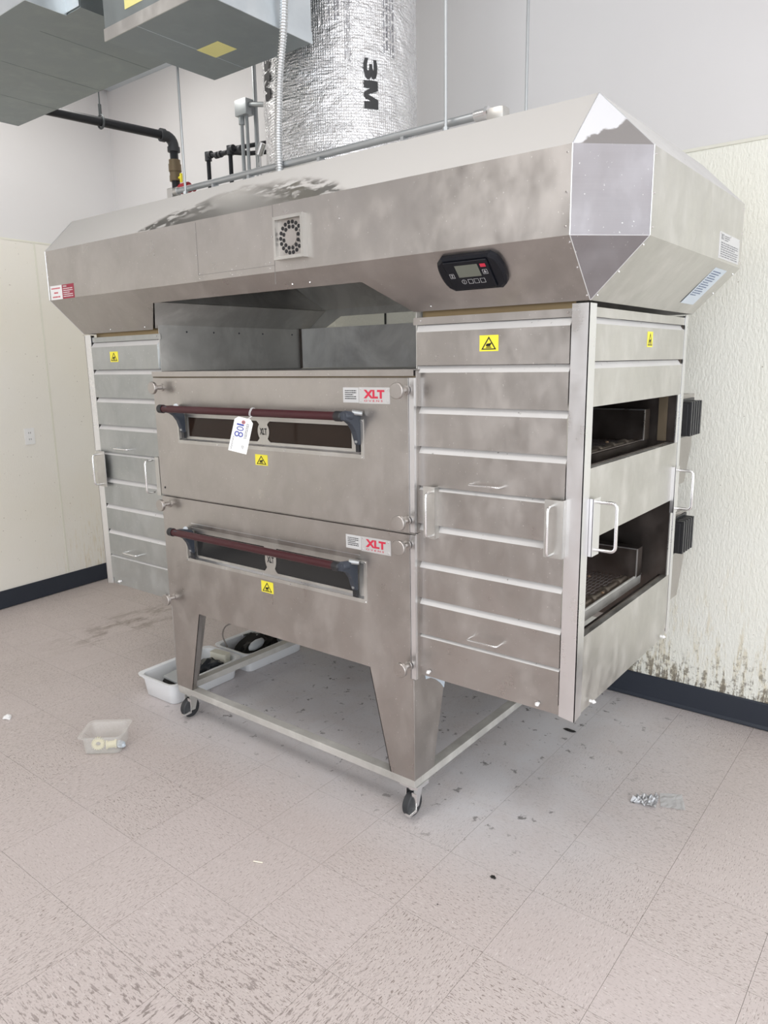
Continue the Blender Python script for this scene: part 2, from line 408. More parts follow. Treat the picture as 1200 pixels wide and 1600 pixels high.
# ------------------------------------------------------------------ the room
def proj(P):
    q = Vector(P)-CAM; z = q.dot(fwd)
    if z < .1: return None
    return 600+FPX*q.dot(rt2)/z, 800-FPX*q.dot(up2)/z
YB = 1.585      # painted back wall
b = B(); b.box(-3.6, 6.1, -6.1, 1.75, -.12, -.004); floor = finish(b, 'floor', GROUT, kind='structure')
T = .3048; th = -.0046171; ct, st_ = math.cos(th), math.sin(th); OX, OY = .5635335, .3625520
O0 = Vector((-2.9244, 0, 0)); dW = Vector((-.09, 1, 0)).normalized(); nW = Vector((1, .09, 0)).normalized()
b = B(); h = T/2-.0005; b.box(-h, h, -h, h, -.004, 0)
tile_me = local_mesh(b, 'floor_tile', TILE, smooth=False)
far = B()
for i in range(-13, 19):
    for j in range(-5, 22):
        gx, gy = (i+.5)*T, -(j+.5)*T
        x, y = OX+ct*gx-st_*gy, OY+st_*gx+ct*gy
        if y > 1.75 or x < -3.5 or x > 6 or y < -6: continue
        s = proj((x, y, 0)); vis = s and -90 < s[0] < 1290 and s[1] < 1720 and y < 1.62 and x > -3.15 and not (y > .9 and s[1] < 880)
        if vis:
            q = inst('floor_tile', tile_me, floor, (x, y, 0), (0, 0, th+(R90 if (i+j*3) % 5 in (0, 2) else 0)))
        else: far.box(x-h, x+h, y-h, y+h, -.004, 0)
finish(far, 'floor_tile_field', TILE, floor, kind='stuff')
# back wall
b = B(); b.box(-3.6, 6.1, YB, 1.75, 0, 3.75); wb = finish(b, 'wall_back', PAINT, kind='structure')
for x0, x1 in ((-3.12, -1.772), (-1.768, -.552), (-.548, .672), (.676, 1.892), (1.896, 3.1), (3.104, 4.3), (4.304, 5.99)):
    b = B(); b.box(x0, x1, 1.572, YB-.0005, .02, 2.437); finish(b, 'wall_panel', FRPB, wb)
b = B(); b.box(-.556, -.544, 1.569, 1.5725, .1, 2.437); finish(b, 'divider_strip', BRKCAP, wb, label='dark panel joint strip')
b = B(); b.box(-3.1, 5.99, 1.566, YB, 2.437, 2.450); finish(b, 'panel_cap', mat('cream_trim', (.78, .77, .68), .5), wb, bevel=.002)
b = B(); b.rings([[(x, y, z) for y, z in ((1.572, .004), (1.556, .004), (1.556, .008), (1.562, .02), (1.563, .118), (1.567, .124), (1.572, .124))] for x in (-3.08, 5.98)])
finish(b, 'baseboard_back', BASEB, kind='structure')
# left wall (runs a few degrees off square)
def lw(s, hh, z): p = O0+dW*s+nW*hh; return (p.x, p.y, z)
def lbox(b, s0, s1, h0, h1, z0, z1): b.plate([lw(s0, h0, z0), lw(s1, h0, z0), lw(s1, h0, z1), lw(s0, h0, z1)], nW*(h1-h0)); return b
b = lbox(B(), -6.2, 1.62, -.14, -.020, 0, 3.75); wl = finish(b, 'wall_left', PAINT, kind='structure')
for s0, s1 in ((-4.0, -2.782), (-2.778, -1.562), (-1.558, -.342), (-.338, .885), (.889, 1.60)):
    b = lbox(B(), s0, s1, -.0195, -.010, .02, 2.437); finish(b, 'wall_panel', FRPL, wl)
b = lbox(B(), .880, .894, -.010, -.0075, .1, 2.437); finish(b, 'divider_strip', mat('cream_trim'), wl, label='cream panel joint strip')
b = lbox(B(), -4, 1.60, -.0195, -.008, 2.437, 2.449); finish(b, 'panel_cap', mat('cream_trim'), wl)
b = lbox(B(), -6.2, 1.59, -.010, 0, .004, .126); finish(b, 'baseboard_left', BASEB, kind='structure', bevel=.002)
# unseen sides of the shop: front wall with the shop window, right wall with a window, ceiling
b = B(); b.box(-3.6, -.2, -6.2, -6.0, 0, 3.75).box(5.4, 6.1, -6.2, -6.0, 0, 3.75).box(-.2, 5.4, -6.2, -6, 0, .3).box(-.2, 5.4, -6.2, -6, 3.4, 3.75)
finish(b, 'wall_front', mat('tan_paint', (.46, .42, .38), .8), kind='structure')
b = B(); b.box(6, 6.2, -6.1, -5.9, 0, 3.75).box(6, 6.2, 1.3, 1.75, 0, 3.75).box(6, 6.2, -5.9, 1.3, 0, .3).box(6, 6.2, -5.9, 1.3, 3.4, 3.75)
finish(b, 'wall_right', PAINT, kind='structure')
b = B(); b.box(-3.6, 6.1, -6.1, 1.75, 3.66, 3.75); finish(b, 'ceiling', CEILM, kind='structure')
b = B(); b.box(-3.05, -.2, 1.50, 1.585, 3.56, 3.575).box(-3.05, -.2, 1.50, 1.512, 3.575, 3.62).box(-3.05, -.2, 1.535, 1.55, 3.575, 3.66)
finish(b, 'trim_1', GALV_L, kind='structure')
# wall outlet
t = thing('wall_outlet', 'white duplex wall outlet on the cream wall panel left of the oven', 'outlet', lw(.70, -.010, 1.15))
b = lbox(B(), .665, .737, -.0099, -.005, 1.095, 1.205); finish(b, 'cover_plate', WHT, t, bevel=.0015)
for z in (1.128, 1.172):
    b = lbox(B(), .684, .718, -.005, -.0035, z-.016, z+.016); fp = finish(b, 'socket', WHT, t)
    b = lbox(B(), .693, .696, -.0035, -.0031, z-.003, z+.008); lbox(b, .706, .709, -.0035, -.0031, z-.003, z+.008); finish(b, 'socket_slots', BLK, fp)

# ------------------------------------------------------------------ exhaust hood
a_, c_ = 1.2468540, .1463947; A_ = a_+c_; ZB, ZT, ZTOP, ZBOT = 1.9089396, 2.1180048, 2.2646889, 1.7626475
XT, YT = A_-.14598, .14604; XBt, YBt = A_-.14966, .14888; D = 1.075972
hood = thing('exhaust_hood', 'large octagonal stainless steel exhaust hood above both pizza ovens', 'hood', (0, D/2, ZBOT))
t1 = .0022
b = B(); b.plate([(-a_, 0, ZB), (a_, 0, ZB), (a_, 0, ZT), (-a_, 0, ZT)], (0, t1, 0)); finish(b, 'front_panel', STEEL, hood)
sl = lambda x, z: (x, ZB-z+.0, z)   # lower front slope
fy = YBt/(ZB-ZBOT)
sl = lambda x, z: (x, (ZB-z)*fy, z)
b = B(); b.plate([sl(-a_, ZB), sl(-XBt, ZBOT), sl(-.700, ZBOT), sl(-.548, 1.858), sl(.536, 1.856), sl(.668, ZBOT), sl(XBt, ZBOT), sl(a_, ZB)], (0, t1, t1))
finish(b, 'lower_slope', STEEL, hood)
b = B(); b.plate([(-a_, 0, ZT), (a_, 0, ZT), (XT, YT, ZTOP), (-XT, YT, ZTOP)], (0, t1, -t1)); finish(b, 'upper_slope', HDUST, hood, label='sloping top sheet white with dust, wiped bare in the middle')
b = B(); b.plate([(-XT, YT, ZTOP), (XT, YT, ZTOP), (XT, D, ZTOP), (-XT, D, ZTOP)], (0, 0, -t1)); finish(b, 'top_panel', DUST, hood)
b = B(); b.plate([(-A_, D, ZT), (-XT, D, ZTOP), (XT, D, ZTOP), (A_, D, ZT), (A_, D, ZB), (XBt, D, ZBOT), (.66, D, ZBOT), (.45, D, 1.84), (-.45, D, 1.84), (-.60, D, ZBOT), (-XBt, D, ZBOT), (-A_, D, ZB)], (0, .003, 0))
finish(b, 'rear_panel', STEEL_DIRTY, hood)
for s in (1, -1):
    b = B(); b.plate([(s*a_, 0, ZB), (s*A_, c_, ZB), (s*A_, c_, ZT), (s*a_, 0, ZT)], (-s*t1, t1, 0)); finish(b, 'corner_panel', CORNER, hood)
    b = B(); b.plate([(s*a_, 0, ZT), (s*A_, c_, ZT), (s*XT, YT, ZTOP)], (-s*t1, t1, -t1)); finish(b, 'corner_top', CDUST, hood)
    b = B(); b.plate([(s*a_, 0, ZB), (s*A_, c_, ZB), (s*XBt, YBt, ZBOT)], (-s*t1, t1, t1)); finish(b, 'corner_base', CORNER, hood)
    b = B(); b.plate([(s*A_, c_, ZB), (s*A_, D, ZB), (s*A_, D, ZT), (s*A_, c_, ZT)], (-s*t1, 0, 0)); finish(b, 'side_panel', STEEL_SIDE, hood)
    b = B(); b.plate([(s*A_, c_, ZB), (s*A_, D, ZB), (s*XBt, D, ZBOT), (s*XBt, YBt, ZBOT)], (-s*t1, 0, t1)); finish(b, 'lower_slope', STEEL_SIDE, hood)
    b = B(); b.plate([(s*A_, c_, ZT), (s*A_, D, ZT), (s*XT, D, ZTOP), (s*XT, YT, ZTOP)], (-s*t1, 0, -t1)); finish(b, 'upper_slope', DUST, hood)
    # thin bright rods laid along the folds as edge highlights
    b = B(); b.cyl((s*a_, 0, ZB), (s*a_, 0, ZT), .0016, 8).cyl((s*A_, c_, ZB), (s*A_, c_, ZT), .0016, 8).cyl((s*a_, 0, ZB), (s*A_, c_, ZB), .0012, 8)
    b.cyl((s*a_, 0, ZB), (s*XBt, YBt, ZBOT), .0012, 8).cyl((s*A_, c_, ZB), (s*XBt, YBt, ZBOT), .0012, 8).cyl((s*A_, c_, ZT), (s*XT, YT, ZTOP), .0012, 8).cyl((s*a_, 0, ZT), (s*XT, YT, ZTOP), .0012, 8)
    finish(b, 'edge_highlight', ALU, hood, smooth=True)
    # inner lining above the oven: ridge at z 1.87
    b = B(); b.plate([(s*.548, .06, 1.864), (s*.548, D-.004, 1.872), (s*.68, D-.004, 2.0), (s*.68, .04, 2.0)], (s*.002, 0, 0))
    b.plate([(s*.548, .06, 1.862), (s*.548, D-.004, 1.870), (s*.690, D-.004, 1.768), (s*.690, .155, 1.768)], (s*.002, 0, 0))
    finish(b, 'inner_lining', STEEL_DIRTY, hood)
b = B(); b.plate([(-.575, D-.005, 1.876), (.575, D-.005, 1.876), (.66, .95, 2.0), (-.66, .95, 2.0)], (0, .002, .002)); finish(b, 'inner_lining', STEEL_DIRTY, hood)
b = B(); b.plate([(-.56, .06, 1.862), (.56, .06, 1.862), (.66, .18, 2.0), (-.66, .18, 2.0)], (0, .002, .002)); finish(b, 'inner_lining', STEEL_DIRTY, hood)
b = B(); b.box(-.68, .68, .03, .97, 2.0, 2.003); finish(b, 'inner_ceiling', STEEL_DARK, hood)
for k in range(3):
    b = B(); x = -.50+k*.34; b.box(x, x+.33, .40, .80, 1.965, 1.998)
    for q in range(10): b.box(x+.015+q*.031, x+.03+q*.031, .41, .79, 1.958, 1.966)
    finish(b, 'grease_filter', STEEL_DARK, hood)
# seams and rivets of the front
b = B(); b.box(-.186, -.1845, -.0008, .0008, 1.93, 2.112).box(.21, .2115, -.0008, .0008, 1.87, 2.118).box(-.186, .21, -.0008, .0008, 1.93, 1.9312)
finish(b, 'sheet_joint', mat('dark_joint', (.22, .21, .2), .6), hood)  # dark line where the hood front sheets meet
rv = [(a_-.012, 0, z) for z in (1.93, 2.01, 2.10)]+[(-a_+.012, 0, z) for z in (1.93, 2.01, 2.10)]
rv += [(x, 0, z) for x, z in ((-.178, 1.935), (-.178, 1.918), (-.19, 2.0), (.0, 1.935), (.0, 1.918), (.19, 1.94), (.19, 1.922), (.205, 2.02), (.50, 2.04))]
rivets(hood, rv, (0, -1, 0))
rivets(hood, [(A_, c_+.015, z) for z in (1.93, 2.01, 2.10)]+[(A_, D-.012, z) for z in (1.93, 2.02, 2.10)], (1, 0, 0))
rivets(hood, [(a_-.006-.05*0, (ZB-z)*fy, z) for z in (1.895,)]+[(a_-.008, (ZB-z)*fy, z) for z in (1.84, 1.775)]+[(x, (ZB-1.87)*fy, 1.87) for x in (.25, .33)]+[(x, (ZB-1.775)*fy, 1.775) for x in (-.74, -1.0, .74)], (0, -1, -1))
rivets(hood, [(A_-(ZB-z), c_+.012, z) for z in (1.89, 1.83, 1.775)]+[(A_-(ZB-z), D-.015, z) for z in (1.89, 1.83)], (1, 0, -1))
rivets(hood, [(x, .008+z-ZT, z) for x, z in ((-.16, 2.20), (.02, 2.235), (.03, 2.225), (.07, 2.24), (.45, 2.19), (1.20, 2.17), (1.20, 2.25))], (0, -1, 1))
# round damper vent with its square frame
vf = B(); vx, vz, vh = .297, 2.008, .066
for x0, x1, z0, z1 in ((vx-vh, vx+vh, vz+vh-.010, vz+vh), (vx-vh, vx+vh, vz-vh, vz-vh+.010), (vx-vh, vx-vh+.010, vz-vh+.01, vz+vh-.01), (vx+vh-.010, vx+vh, vz-vh+.01, vz+vh-.01)):
    vf.box(x0, x1, -.022, 0, z0, z1)
vfo = finish(vf, 'vent_frame', STEEL_SIDE, hood)
b = B(); b.box(vx-vh+.01, vx+vh-.01, -.006, -.001, vz-vh+.01, vz+vh-.01); pl = finish(b, 'vent_plate', STEEL, hood)
b = B(); b.cyl((vx, -.0062, vz), (vx, -.0075, vz), .026, 28); finish(b, 'vent_disc', STEEL, pl, smooth=True)
hb = B(); hb.cyl((0, 0, 0), (0, -.0012, 0), .0062, 12); hm = local_mesh(hb, 'vent_hole', BLK)
for k in range(18): inst('vent_hole', hm, pl, (vx+.047*math.cos(k*math.pi/9), -.0062, vz+.047*math.sin(k*math.pi/9)))
for k in range(12): inst('vent_hole', hm, pl, (vx+.033*math.cos(k*math.pi/6+.2), -.0062, vz+.033*math.sin(k*math.pi/6+.2)))
# control panel on the lower slope
f, n_ = planef((.941, (ZB-1.857)*fy, 1.857), (1, 0, 0), (0, -1, 1), (0, -1, -1), 1.)
def outline(w, hgt, bul, k, seg=9):
    P = []
    for i in range(seg+1):
        a = -1+2*i/seg; P.append(f(w+bul*(1-a*a)**.5*1., -hgt*a*-1, k))
    for i in range(seg+1):
        a = 1-2*i/seg; P.append(f(-w-bul*(1-a*a)**.5, hgt*a, k))
    return P
b = B(); b.rings([outline(.077, .058, .026, .0005), outline(.077, .058, .026, .012), outline(.071, .052, .024, .018)]); cp = finish(b, 'control_panel', PANELBK, hood, smooth=True, angle=25)
b = B(); b.plate([f(u, v, .0178) for u, v in ((-.071, -.045), (.068, -.045), (.068, .048), (-.071, .048))], n_*.006); finish(b, 'control_bezel', PANELBK, cp, bevel=.0025)
b = B(); b.plate([f(u, v, .0236) for u, v in ((-.036, -.003), (.036, -.003), (.036, .037), (-.036, .037))], n_*.0006); finish(b, 'display_screen', LCD, cp)
ff = lambda u, v: f(u, v, .0246)
b = B(); rect(b, ff, .044, .061, .026, .037); finish(b, 'red_logo', PRINTR, cp)
b = B()
def frame(b, u, v, w, hh, t=.0009):
    for r in ((u-w, u+w, v-hh, v-hh+t), (u-w, u+w, v+hh-t, v+hh), (u-w, u-w+t, v-hh, v+hh), (u+w-t, u+w, v-hh, v+hh)): rect(b, ff, *r)
for u, v in ((-.056, .004), (.052, .010), (-.005, -.018), (.014, -.018), (.034, -.018)): frame(b, u, v, .0075, .0075)
for k in range(16):
    a = k*math.pi/8; a2 = a+math.pi/8; b._f([b.bm.verts.new(ff(-.026+r*math.cos(q), -.018+r*math.sin(q))) for r, q in ((.0075, a), (.0075, a2), (.0066, a2), (.0066, a))])
rect(b, ff, -.0265, -.0255, -.023, -.013)
put_text(b, 'Z', ff, -.060, -.052, 0, .008); put_text(b, '&', ff, .048, .056, .006, .014)
finish(b, 'button_print', mat('white_print', (.7, .7, .72), .5), cp)
rivets(cp, [f(u, v, .0135) for u, v in ((-.088, 0), (.086, .01))], n_, .004, m=mat('dark_screw', (.1, .1, .12), .3, 1), name='panel_screws')
# hood stickers
f, n_ = planef((-1.133, 0, 1.938), (1, 0, 0), (0, 0, 1), (0, -1, 0))
q = label_plate('notice_sticker', hood, f, n_, -.098, 0, -.030, .030, WHT, lab='white notice sticker with red print')
b = B(); k = lambda u, v: f(u, v, 2)
lines(b, k, -.088, -.014, .012, .024, 1, rnd=random.Random(1)); lines(b, k, -.068, -.034, -.008, .006, 1); lines(b, k, -.082, -.018, -.025, -.012, 1); finish(b, 'sticker_print', PRINTR, q)
q = label_plate('warning_label', hood, f, n_, .001, .098, -.030, .030, BURG, lab='burgundy label with white lines of print')
b = B(); lines(b, k, .010, .088, -.024, .017, 5, fill=.4); put_text(b, 'WARNING', k, .010, .04, .019, .026, .02); finish(b, 'sticker_print', WHT, q)
f, n_ = planef((A_, .916, 1.957), (0, 1, 0), (0, 0, 1), (1, 0, 0))
q = label_plate('rating_plate', hood, f, n_, -.125, .125, -.040, .040, mat('etched_plate', (.72, .72, .75), .35, .6), .0012, lab='etched aluminium rating plate')
b = B(); k = lambda u, v: f(u, v, 3); lines(b, k, -.110, .105, -.036, .012, 7, rnd=random.Random(9)); put_text(b, 'XLT', k, -.112, -.080, .018, .034, .02)
lines(b, k, -.07, -.01, .016, .034, 3); finish(b, 'plate_print', GREYP, q)
rivets(q, [(A_+.0012, .916+u, 1.957+v) for u in (-.118, 0, .118) for v in (-.034, .034)], (1, 0, 0), .003)
f, n_ = planef((A_-.068, .90, ZB-.068), (0, 1, 0), (1, 0, 1), (1, 0, -1))
q = label_plate('service_label', hood, f, n_, -.070, .070, -.073, .073, mat('pale_blue_label', (.60, .67, .74), .5), lab='pale blue service label')
b = B(); k = lambda u, v: f(u, v, 2); lines(b, k, -.06, .03, -.040, .064, 12, rnd=random.Random(5)); finish(b, 'sticker_print', mat('blue_grey_print', (.15, .2, .32), .6), q)

# ------------------------------------------------------------------ hanging rods, conduit on the hood
for px, y, top in ((-.432, .158, 3.66), (.78, .158, 3.66)):
    b = B(); b.cyl((px, y, 2.266), (px, y, top), .0048, 10).cyl((px, y, 2.266), (px, y, 2.276), .010, 6)
    finish(b, 'hanger_rod', EMT, base=(px, y, 2.266), smooth=True, label='thin steel hanger rod rising from hood edge, %s' % ('left of the foil duct' if px < 0 else 'right of the foil duct'), cat='rod', group='hood hanger rods')
b = B(); b.cyl((.65, .90, 2.266), (.65, .90, 3.66), .0055, 10).cyl((.65, .90, 2.266), (.65, .90, 2.276), .010, 6)
finish(b, 'hanger_rod', EMT, base=(.65, .90, 2.266), smooth=True, label='rearmost thin steel hanger rod, furthest right against the painted wall', cat='rod', group='hood hanger rods')
ct_ = thing('conduit_run', 'grey electrical conduit lying along the front top edge of hood', 'conduit', (0, .19, 2.266))
b = B(); b.cyl((-.545, .192, 2.297), (.895, .192, 2.297), .0115, 14); finish(b, 'conduit_pipe', EMT, ct_, smooth=True)
b = B(); b.cyl((.86, .192, 2.297), (.895, .192, 2.297), .0155, 14).cyl((.895, .192, 2.297), (.905, .192, 2.297), .019, 6); finish(b, 'conduit_coupling', CHROME, ct_, smooth=True)
b = B(); b.box(.905, .962, .170, .214, 2.2655, 2.305); finish(b, 'conduit_elbow', STEEL_SIDE, ct_, bevel=.012, smooth=True)
b = B(); b.box(-.575, -.545, .176, .208, 2.2655, 2.312).cyl((-.545, .192, 2.297), (-.52, .192, 2.297), .0155, 14); finish(b, 'conduit_coupling', STEEL_SIDE, ct_, bevel=.004)
for x in (-.30, -.1, .25, .6):
    b = B(); b.box(x, x+.012, .178, .206, 2.2655, 2.288); finish(b, 'conduit_strap', EMT, ct_)
# second conduit, running behind the first
b = B(); b.cyl((-.50, .235, 2.278), (.20, .235, 2.278), .010, 12); finish(b, 'rear_conduit', EMT, ct_, smooth=True)
# flexible conduit
path = []
import bisect
KP = [(.08, .17, 2.268), (.081, .168, 2.35), (.089, .166, 2.44), (.108, .160, 2.566), (.1475, .147, 2.69), (.160, .145, 2.786), (.18, .14, 2.95), (.185, .14, 3.15), (.185, .14, 3.655)]
def cr(P, t):
    i = min(int(t), len(P)-2); u = t-i; p0, p1, p2, p3 = (Vector(P[max(0, min(len(P)-1, i+d))]) for d in (-1, 0, 1, 2))
    return .5*((2*p1)+(p2-p0)*u+(2*p0-5*p1+4*p2-p3)*u*u+(3*p1-p0-3*p2+p3)*u**3)
NS = 620
path = [cr(KP, k/NS*(len(KP)-1)) for k in range(NS+1)]
L_ = [0]
for p0, p1 in zip(path, path[1:]): L_.append(L_[-1]+(p1-p0).length)
b = B(); b.sweep(path, .0125, 12, rf=lambda i: .0128+.0016*math.sin(L_[i]/.0085*2*math.pi))
finish(b, 'flexible_conduit', FLEX, base=(.08, .17, 2.268), smooth=True, angle=80, label='ribbed flexible steel conduit dropping onto the hood top', cat='conduit')

# ------------------------------------------------------------------ foil wrapped duct
DC = Vector((-.09, .70, 0)); RX, RY = .318, .300
def dsurf(a, z, e=0.):
    w = 0
    r = 1+.018*noise.noise(Vector((math.cos(a)*2.2, math.sin(a)*2.2, z*3.2)))+.010*noise.noise(Vector((math.cos(a)*7, math.sin(a)*7, z*9)))
    if z < 2.36: r -= .05*(2.36-z)/.1
    return Vector((DC.x+(RX*r+e)*math.cos(a), DC.y+(RY*r+e)*math.sin(a), z))
duct = thing('insulated_duct', 'round exhaust duct wrapped in silver foil insulation rising from hood', 'duct', (DC.x, DC.y, 2.266))
b = B(); zs = [2.266+k*.0175 for k in range(80)]
b.rings([[dsurf(2*math.pi*k/120, min(z, 3.655)) for k in range(120)] for z in zs]); finish(b, 'foil_wrap', FOIL, duct, smooth=True, angle=70)
b = B()
b.rings([[dsurf(2*math.pi*k/90, z, e) for k in range(90)] for z, e in ((2.335, .001), (2.335, .006), (2.362, .006), (2.362, .001))], False, False); finish(b, 'metal_band', STEEL_DIRTY, duct, smooth=True)
b = B(); b.rings([[(DC.x+r*RX*math.cos(k*math.pi/30), DC.y+r*RY*math.sin(k*math.pi/30)*1., z) for k in range(60)] for r, z in ((1.06, 2.2652), (1.06, 2.269), (.9, 2.269), (.9, 2.30))], False, False); finish(b, 'duct_collar', GALV, duct, smooth=True)
def df(a0, sgn=1):
    # u runs down the duct, v runs round it
    return lambda u, v: dsurf(a0+v/RX, u, .003)
def downtext(name, a0, ztop, segs, m):
    b = B()
    for s_, z1, z2, v0, v1, bo in segs:
        if s_ is None: lines(b, lambda u, v: dsurf(a0+v/RX, ztop-u, .0028), z1, z2, v0, v1, 4, fill=.3, rnd=random.Random(int(z1*99)+11))
        else:
            g_ = lambda u, v: dsurf(a0+v/RX, ztop-u, .003)
            zm = z1+(z2-z1)*.43; put_text(b, '3', g_, z1, zm-.003, v0, v1, bo+.02)
            w_ = z2-zm; h_ = v1-v0
            for q in (((0, 0), (.27, 0), (.27, 1), (0, 1)), ((.73, 0), (1, 0), (1, 1), (.73, 1)), ((.08, 1), (.34, 1), (.56, .0), (.42, .0)), ((.66, 1), (.92, 1), (.58, 0), (.44, 0))):
                for i in range(4):
                    (a, c_), (a2, c2), (a3, c3), (a4, c4) = q
                    lo, hi = i/4, (i+1)/4
                    L = lambda p, q_, t: (p[0]+(q_[0]-p[0])*t, p[1]+(q_[1]-p[1])*t)
                    qa, qb, qc, qd = L(q[0], q[3], lo), L(q[1], q[2], lo), L(q[1], q[2], hi), L(q[0], q[3], hi)
                    b._f([b.bm.verts.new(g_(zm+x_*w_, v0+y_*h_)) for x_, y_ in (qa, qb, qc, qd)])
    return finish(b, name, m, duct)
INK = mat('foil_print', (.03, .03, .032), .5)
a1 = math.radians(-29)
downtext('wrap_print', a1, 2.71, [('3M', 0, .172, -.029, .029, .022)], INK)
downtext('wrap_print', math.radians(-115), 2.80, [('3M', 0, .175, -.029, .029, .022)], INK)
downtext('wrap_print', a1, 2.71, [('3M', -.62, -.448, -.029, .029, .022)], INK)
downtext('wrap_small_print', a1, 2.71, [(None, -.30, -.02, .055, .115, 0), (None, -.38, -.12, -.16, -.115, 0), (None, -.30, .02, -.10, -.075, 0)], GREYP)['kind'] = 'stuff'
# ------------------------------------------------------------------ galvanised ducts under the ceiling
d1 = thing('square_duct', 'square galvanised duct box hanging in front of the foil duct', 'duct', (-.135, .068, 2.7))
b = B(); b.box(-.393, .127, -.165, .303, 2.702, 3.655); finish(b, 'duct_body', GALV, d1)
b = B(); b.plate([(.1275, -.165, 2.73), (.1275, .303, 2.73), (.1275, .303, 3.65), (.1275, -.165, 3.65)], (.0015, 0, 0)); finish(b, 'lit_side_sheet', GALV_L, d1, label='duct side in a pale tone standing for window light')  # window-lit face put into a paler sheet colour
b = B(); b.box(.127, .1305, -.168, .306, 2.70, 2.738); finish(b, 'bottom_flange', GALV_L, d1)
b = B(); b.box(-.396, .1305, -.1685, -.165, 2.70, 2.738); finish(b, 'bottom_flange', STEEL_SIDE, d1)
b = B(); b.box(-.217, -.104, .08, .165, 2.7008, 2.7017); finish(b, 'paper_label', YELD, d1, label='faded yellow label on the underside')
b = B(); b.box(-.27, -.14, -.1662, -.1652, 2.765, 2.86); finish(b, 'paper_label', YELD, d1, label='faded yellow label on the front')
b = B(); b.box(-.214, -.2134, -.165, .303, 2.7012, 2.702); finish(b, 'sheet_seam', GALV_L, d1)
d2 = thing('wide_duct', 'wide flat galvanised duct under the ceiling at upper left', 'duct', (-1.4, .16, 2.9))
b = B(); b.box(-2.157, -.648, -.090, .415, 2.9, 3.45); finish(b, 'duct_body', GALV, d2)
for x in (-1.75, -1.35, -.95):
    b = B(); b.box(x, x+.002, -.09, .415, 2.8992, 2.9); finish(b, 'sheet_seam', GALV, d2)
for x in (-2.0, -.9):
    b = B(); b.cyl((x, .43, 2.91), (x, .43, 3.658), .004, 8); finish(b, 'duct_hanger', EMT, d2, smooth=True)
d3 = thing('branch_duct', 'nearer galvanised duct section joining the wide duct at top left corner', 'duct', (-1.4, -.17, 2.9))
b = B(); b.box(-2.157, -.742, -.25, -.093, 2.896, 3.45); finish(b, 'duct_body', GALV, d3)
b = B(); b.box(-.742, -.7395, -.25, -.093, 2.896, 3.45); finish(b, 'lit_side_sheet', GALV_L, d3)  # pale sheet carries the window light in its colour
b = B(); b.box(-.7395, -.652, -.0955, -.0925, 2.905, 3.45); finish(b, 'joint_flange', GALV_L, d3)
b = B(); b.box(-2.157, -.742, -.253, -.25, 2.896, 3.45); finish(b, 'front_sheet', GALV_L, d3)
for x in (-1.9, -1.0):
    b = B(); b.cyl((x, -.17, 3.45), (x, -.17, 3.658), .004, 8); finish(b, 'duct_hanger', EMT, d3, smooth=True)
# ------------------------------------------------------------------ pipes
def bend(p, d0, d1, r, k=7):
    p, d0, d1 = Vector(p), Vector(d0).normalized(), Vector(d1).normalized(); out = []
    for i in range(k):
        a = i/(k-1)*R90; out.append(p-d0*r+d0*r*math.sin(a)+d1*(r-r*math.cos(a)))
    return out
E_ = Vector((-1.853, 1.20, 2.952)); gp = thing('gas_pipe', 'thick black iron gas pipe with brass valve left of the hood top', 'pipe', (E_.x, E_.y, 1.95))
pd = Vector((-.095, -.69, .0)).normalized()
b = B(); b.cyl(E_+pd*.05, E_+pd*.787, .0245, 18); finish(b, 'pipe_run', BLACKPIPE, gp, smooth=True)
b = B(); b.sweep([E_+pd*.075, *bend(E_, -pd, (0, 0, -1), .05), E_+Vector((0, 0, -.075))], .031, 18, rf=None); b.cyl(E_+pd*.055, E_+pd*.082, .037, 18).cyl(E_+Vector((0, 0, -.055)), E_+Vector((0, 0, -.082)), .037, 18); finish(b, 'pipe_elbow', mat('cast_iron', (.06, .062, .068), .5, .4), gp, smooth=True)
b = B(); b.cyl(E_+Vector((0, 0, -.08)), (E_.x, E_.y, 1.95), .0245, 18); finish(b, 'pipe_drop', BLACKPIPE, gp, smooth=True)
b = B(); v = Vector((E_.x, E_.y, 0)); zz = 2.80
for r0, z0, z1 in ((.034, 2.825, 2.80), (.038, 2.80, 2.76), (.033, 2.76, 2.735), (.036, 2.735, 2.705)): b.cyl((E_.x, E_.y, z0), (E_.x, E_.y, z1), r0, 16)
finish(b, 'brass_valve', BRASS, gp, smooth=True)
b = B(); b.cyl((-1.83, 1.2, 2.72), (-1.80, 1.2, 2.72), .008, 10).box(-1.80, -1.785, 1.19, 1.20, 2.69, 2.74); finish(b, 'valve_lever', YEL, gp, label='yellow valve lever')
b = B(); b.cyl((E_.x+.05, 1.2, 2.655), (E_.x+.12, 1.2, 2.655), .03, 16).cyl((E_.x+.12, 1.2, 2.655), (E_.x+.17, 1.2, 2.64), .018, 12); b.cyl((E_.x, 1.2, 2.655), (E_.x+.06, 1.2, 2.655), .02, 12); finish(b, 'red_regulator', RED, gp, smooth=True, label='red regulator')
hp = E_+pd*.44
b = B(); b.sweep([hp+Vector((.03*math.cos(a), 0, .034*math.sin(a))) for a in [k*math.pi/12 for k in range(25)]], .006, 8); b.cyl(hp+Vector((0, 0, .034)), hp+Vector((0, 0, .09)), .009, 8).cyl(hp+Vector((0, 0, .09)), (hp.x, hp.y, 3.66), .004, 8)
finish(b, 'pipe_hanger', mat('dark_hanger', (.12, .13, .135), .5, .6), base=hp, smooth=True, label='clevis ring and rod holding up the black gas pipe', cat='hanger')
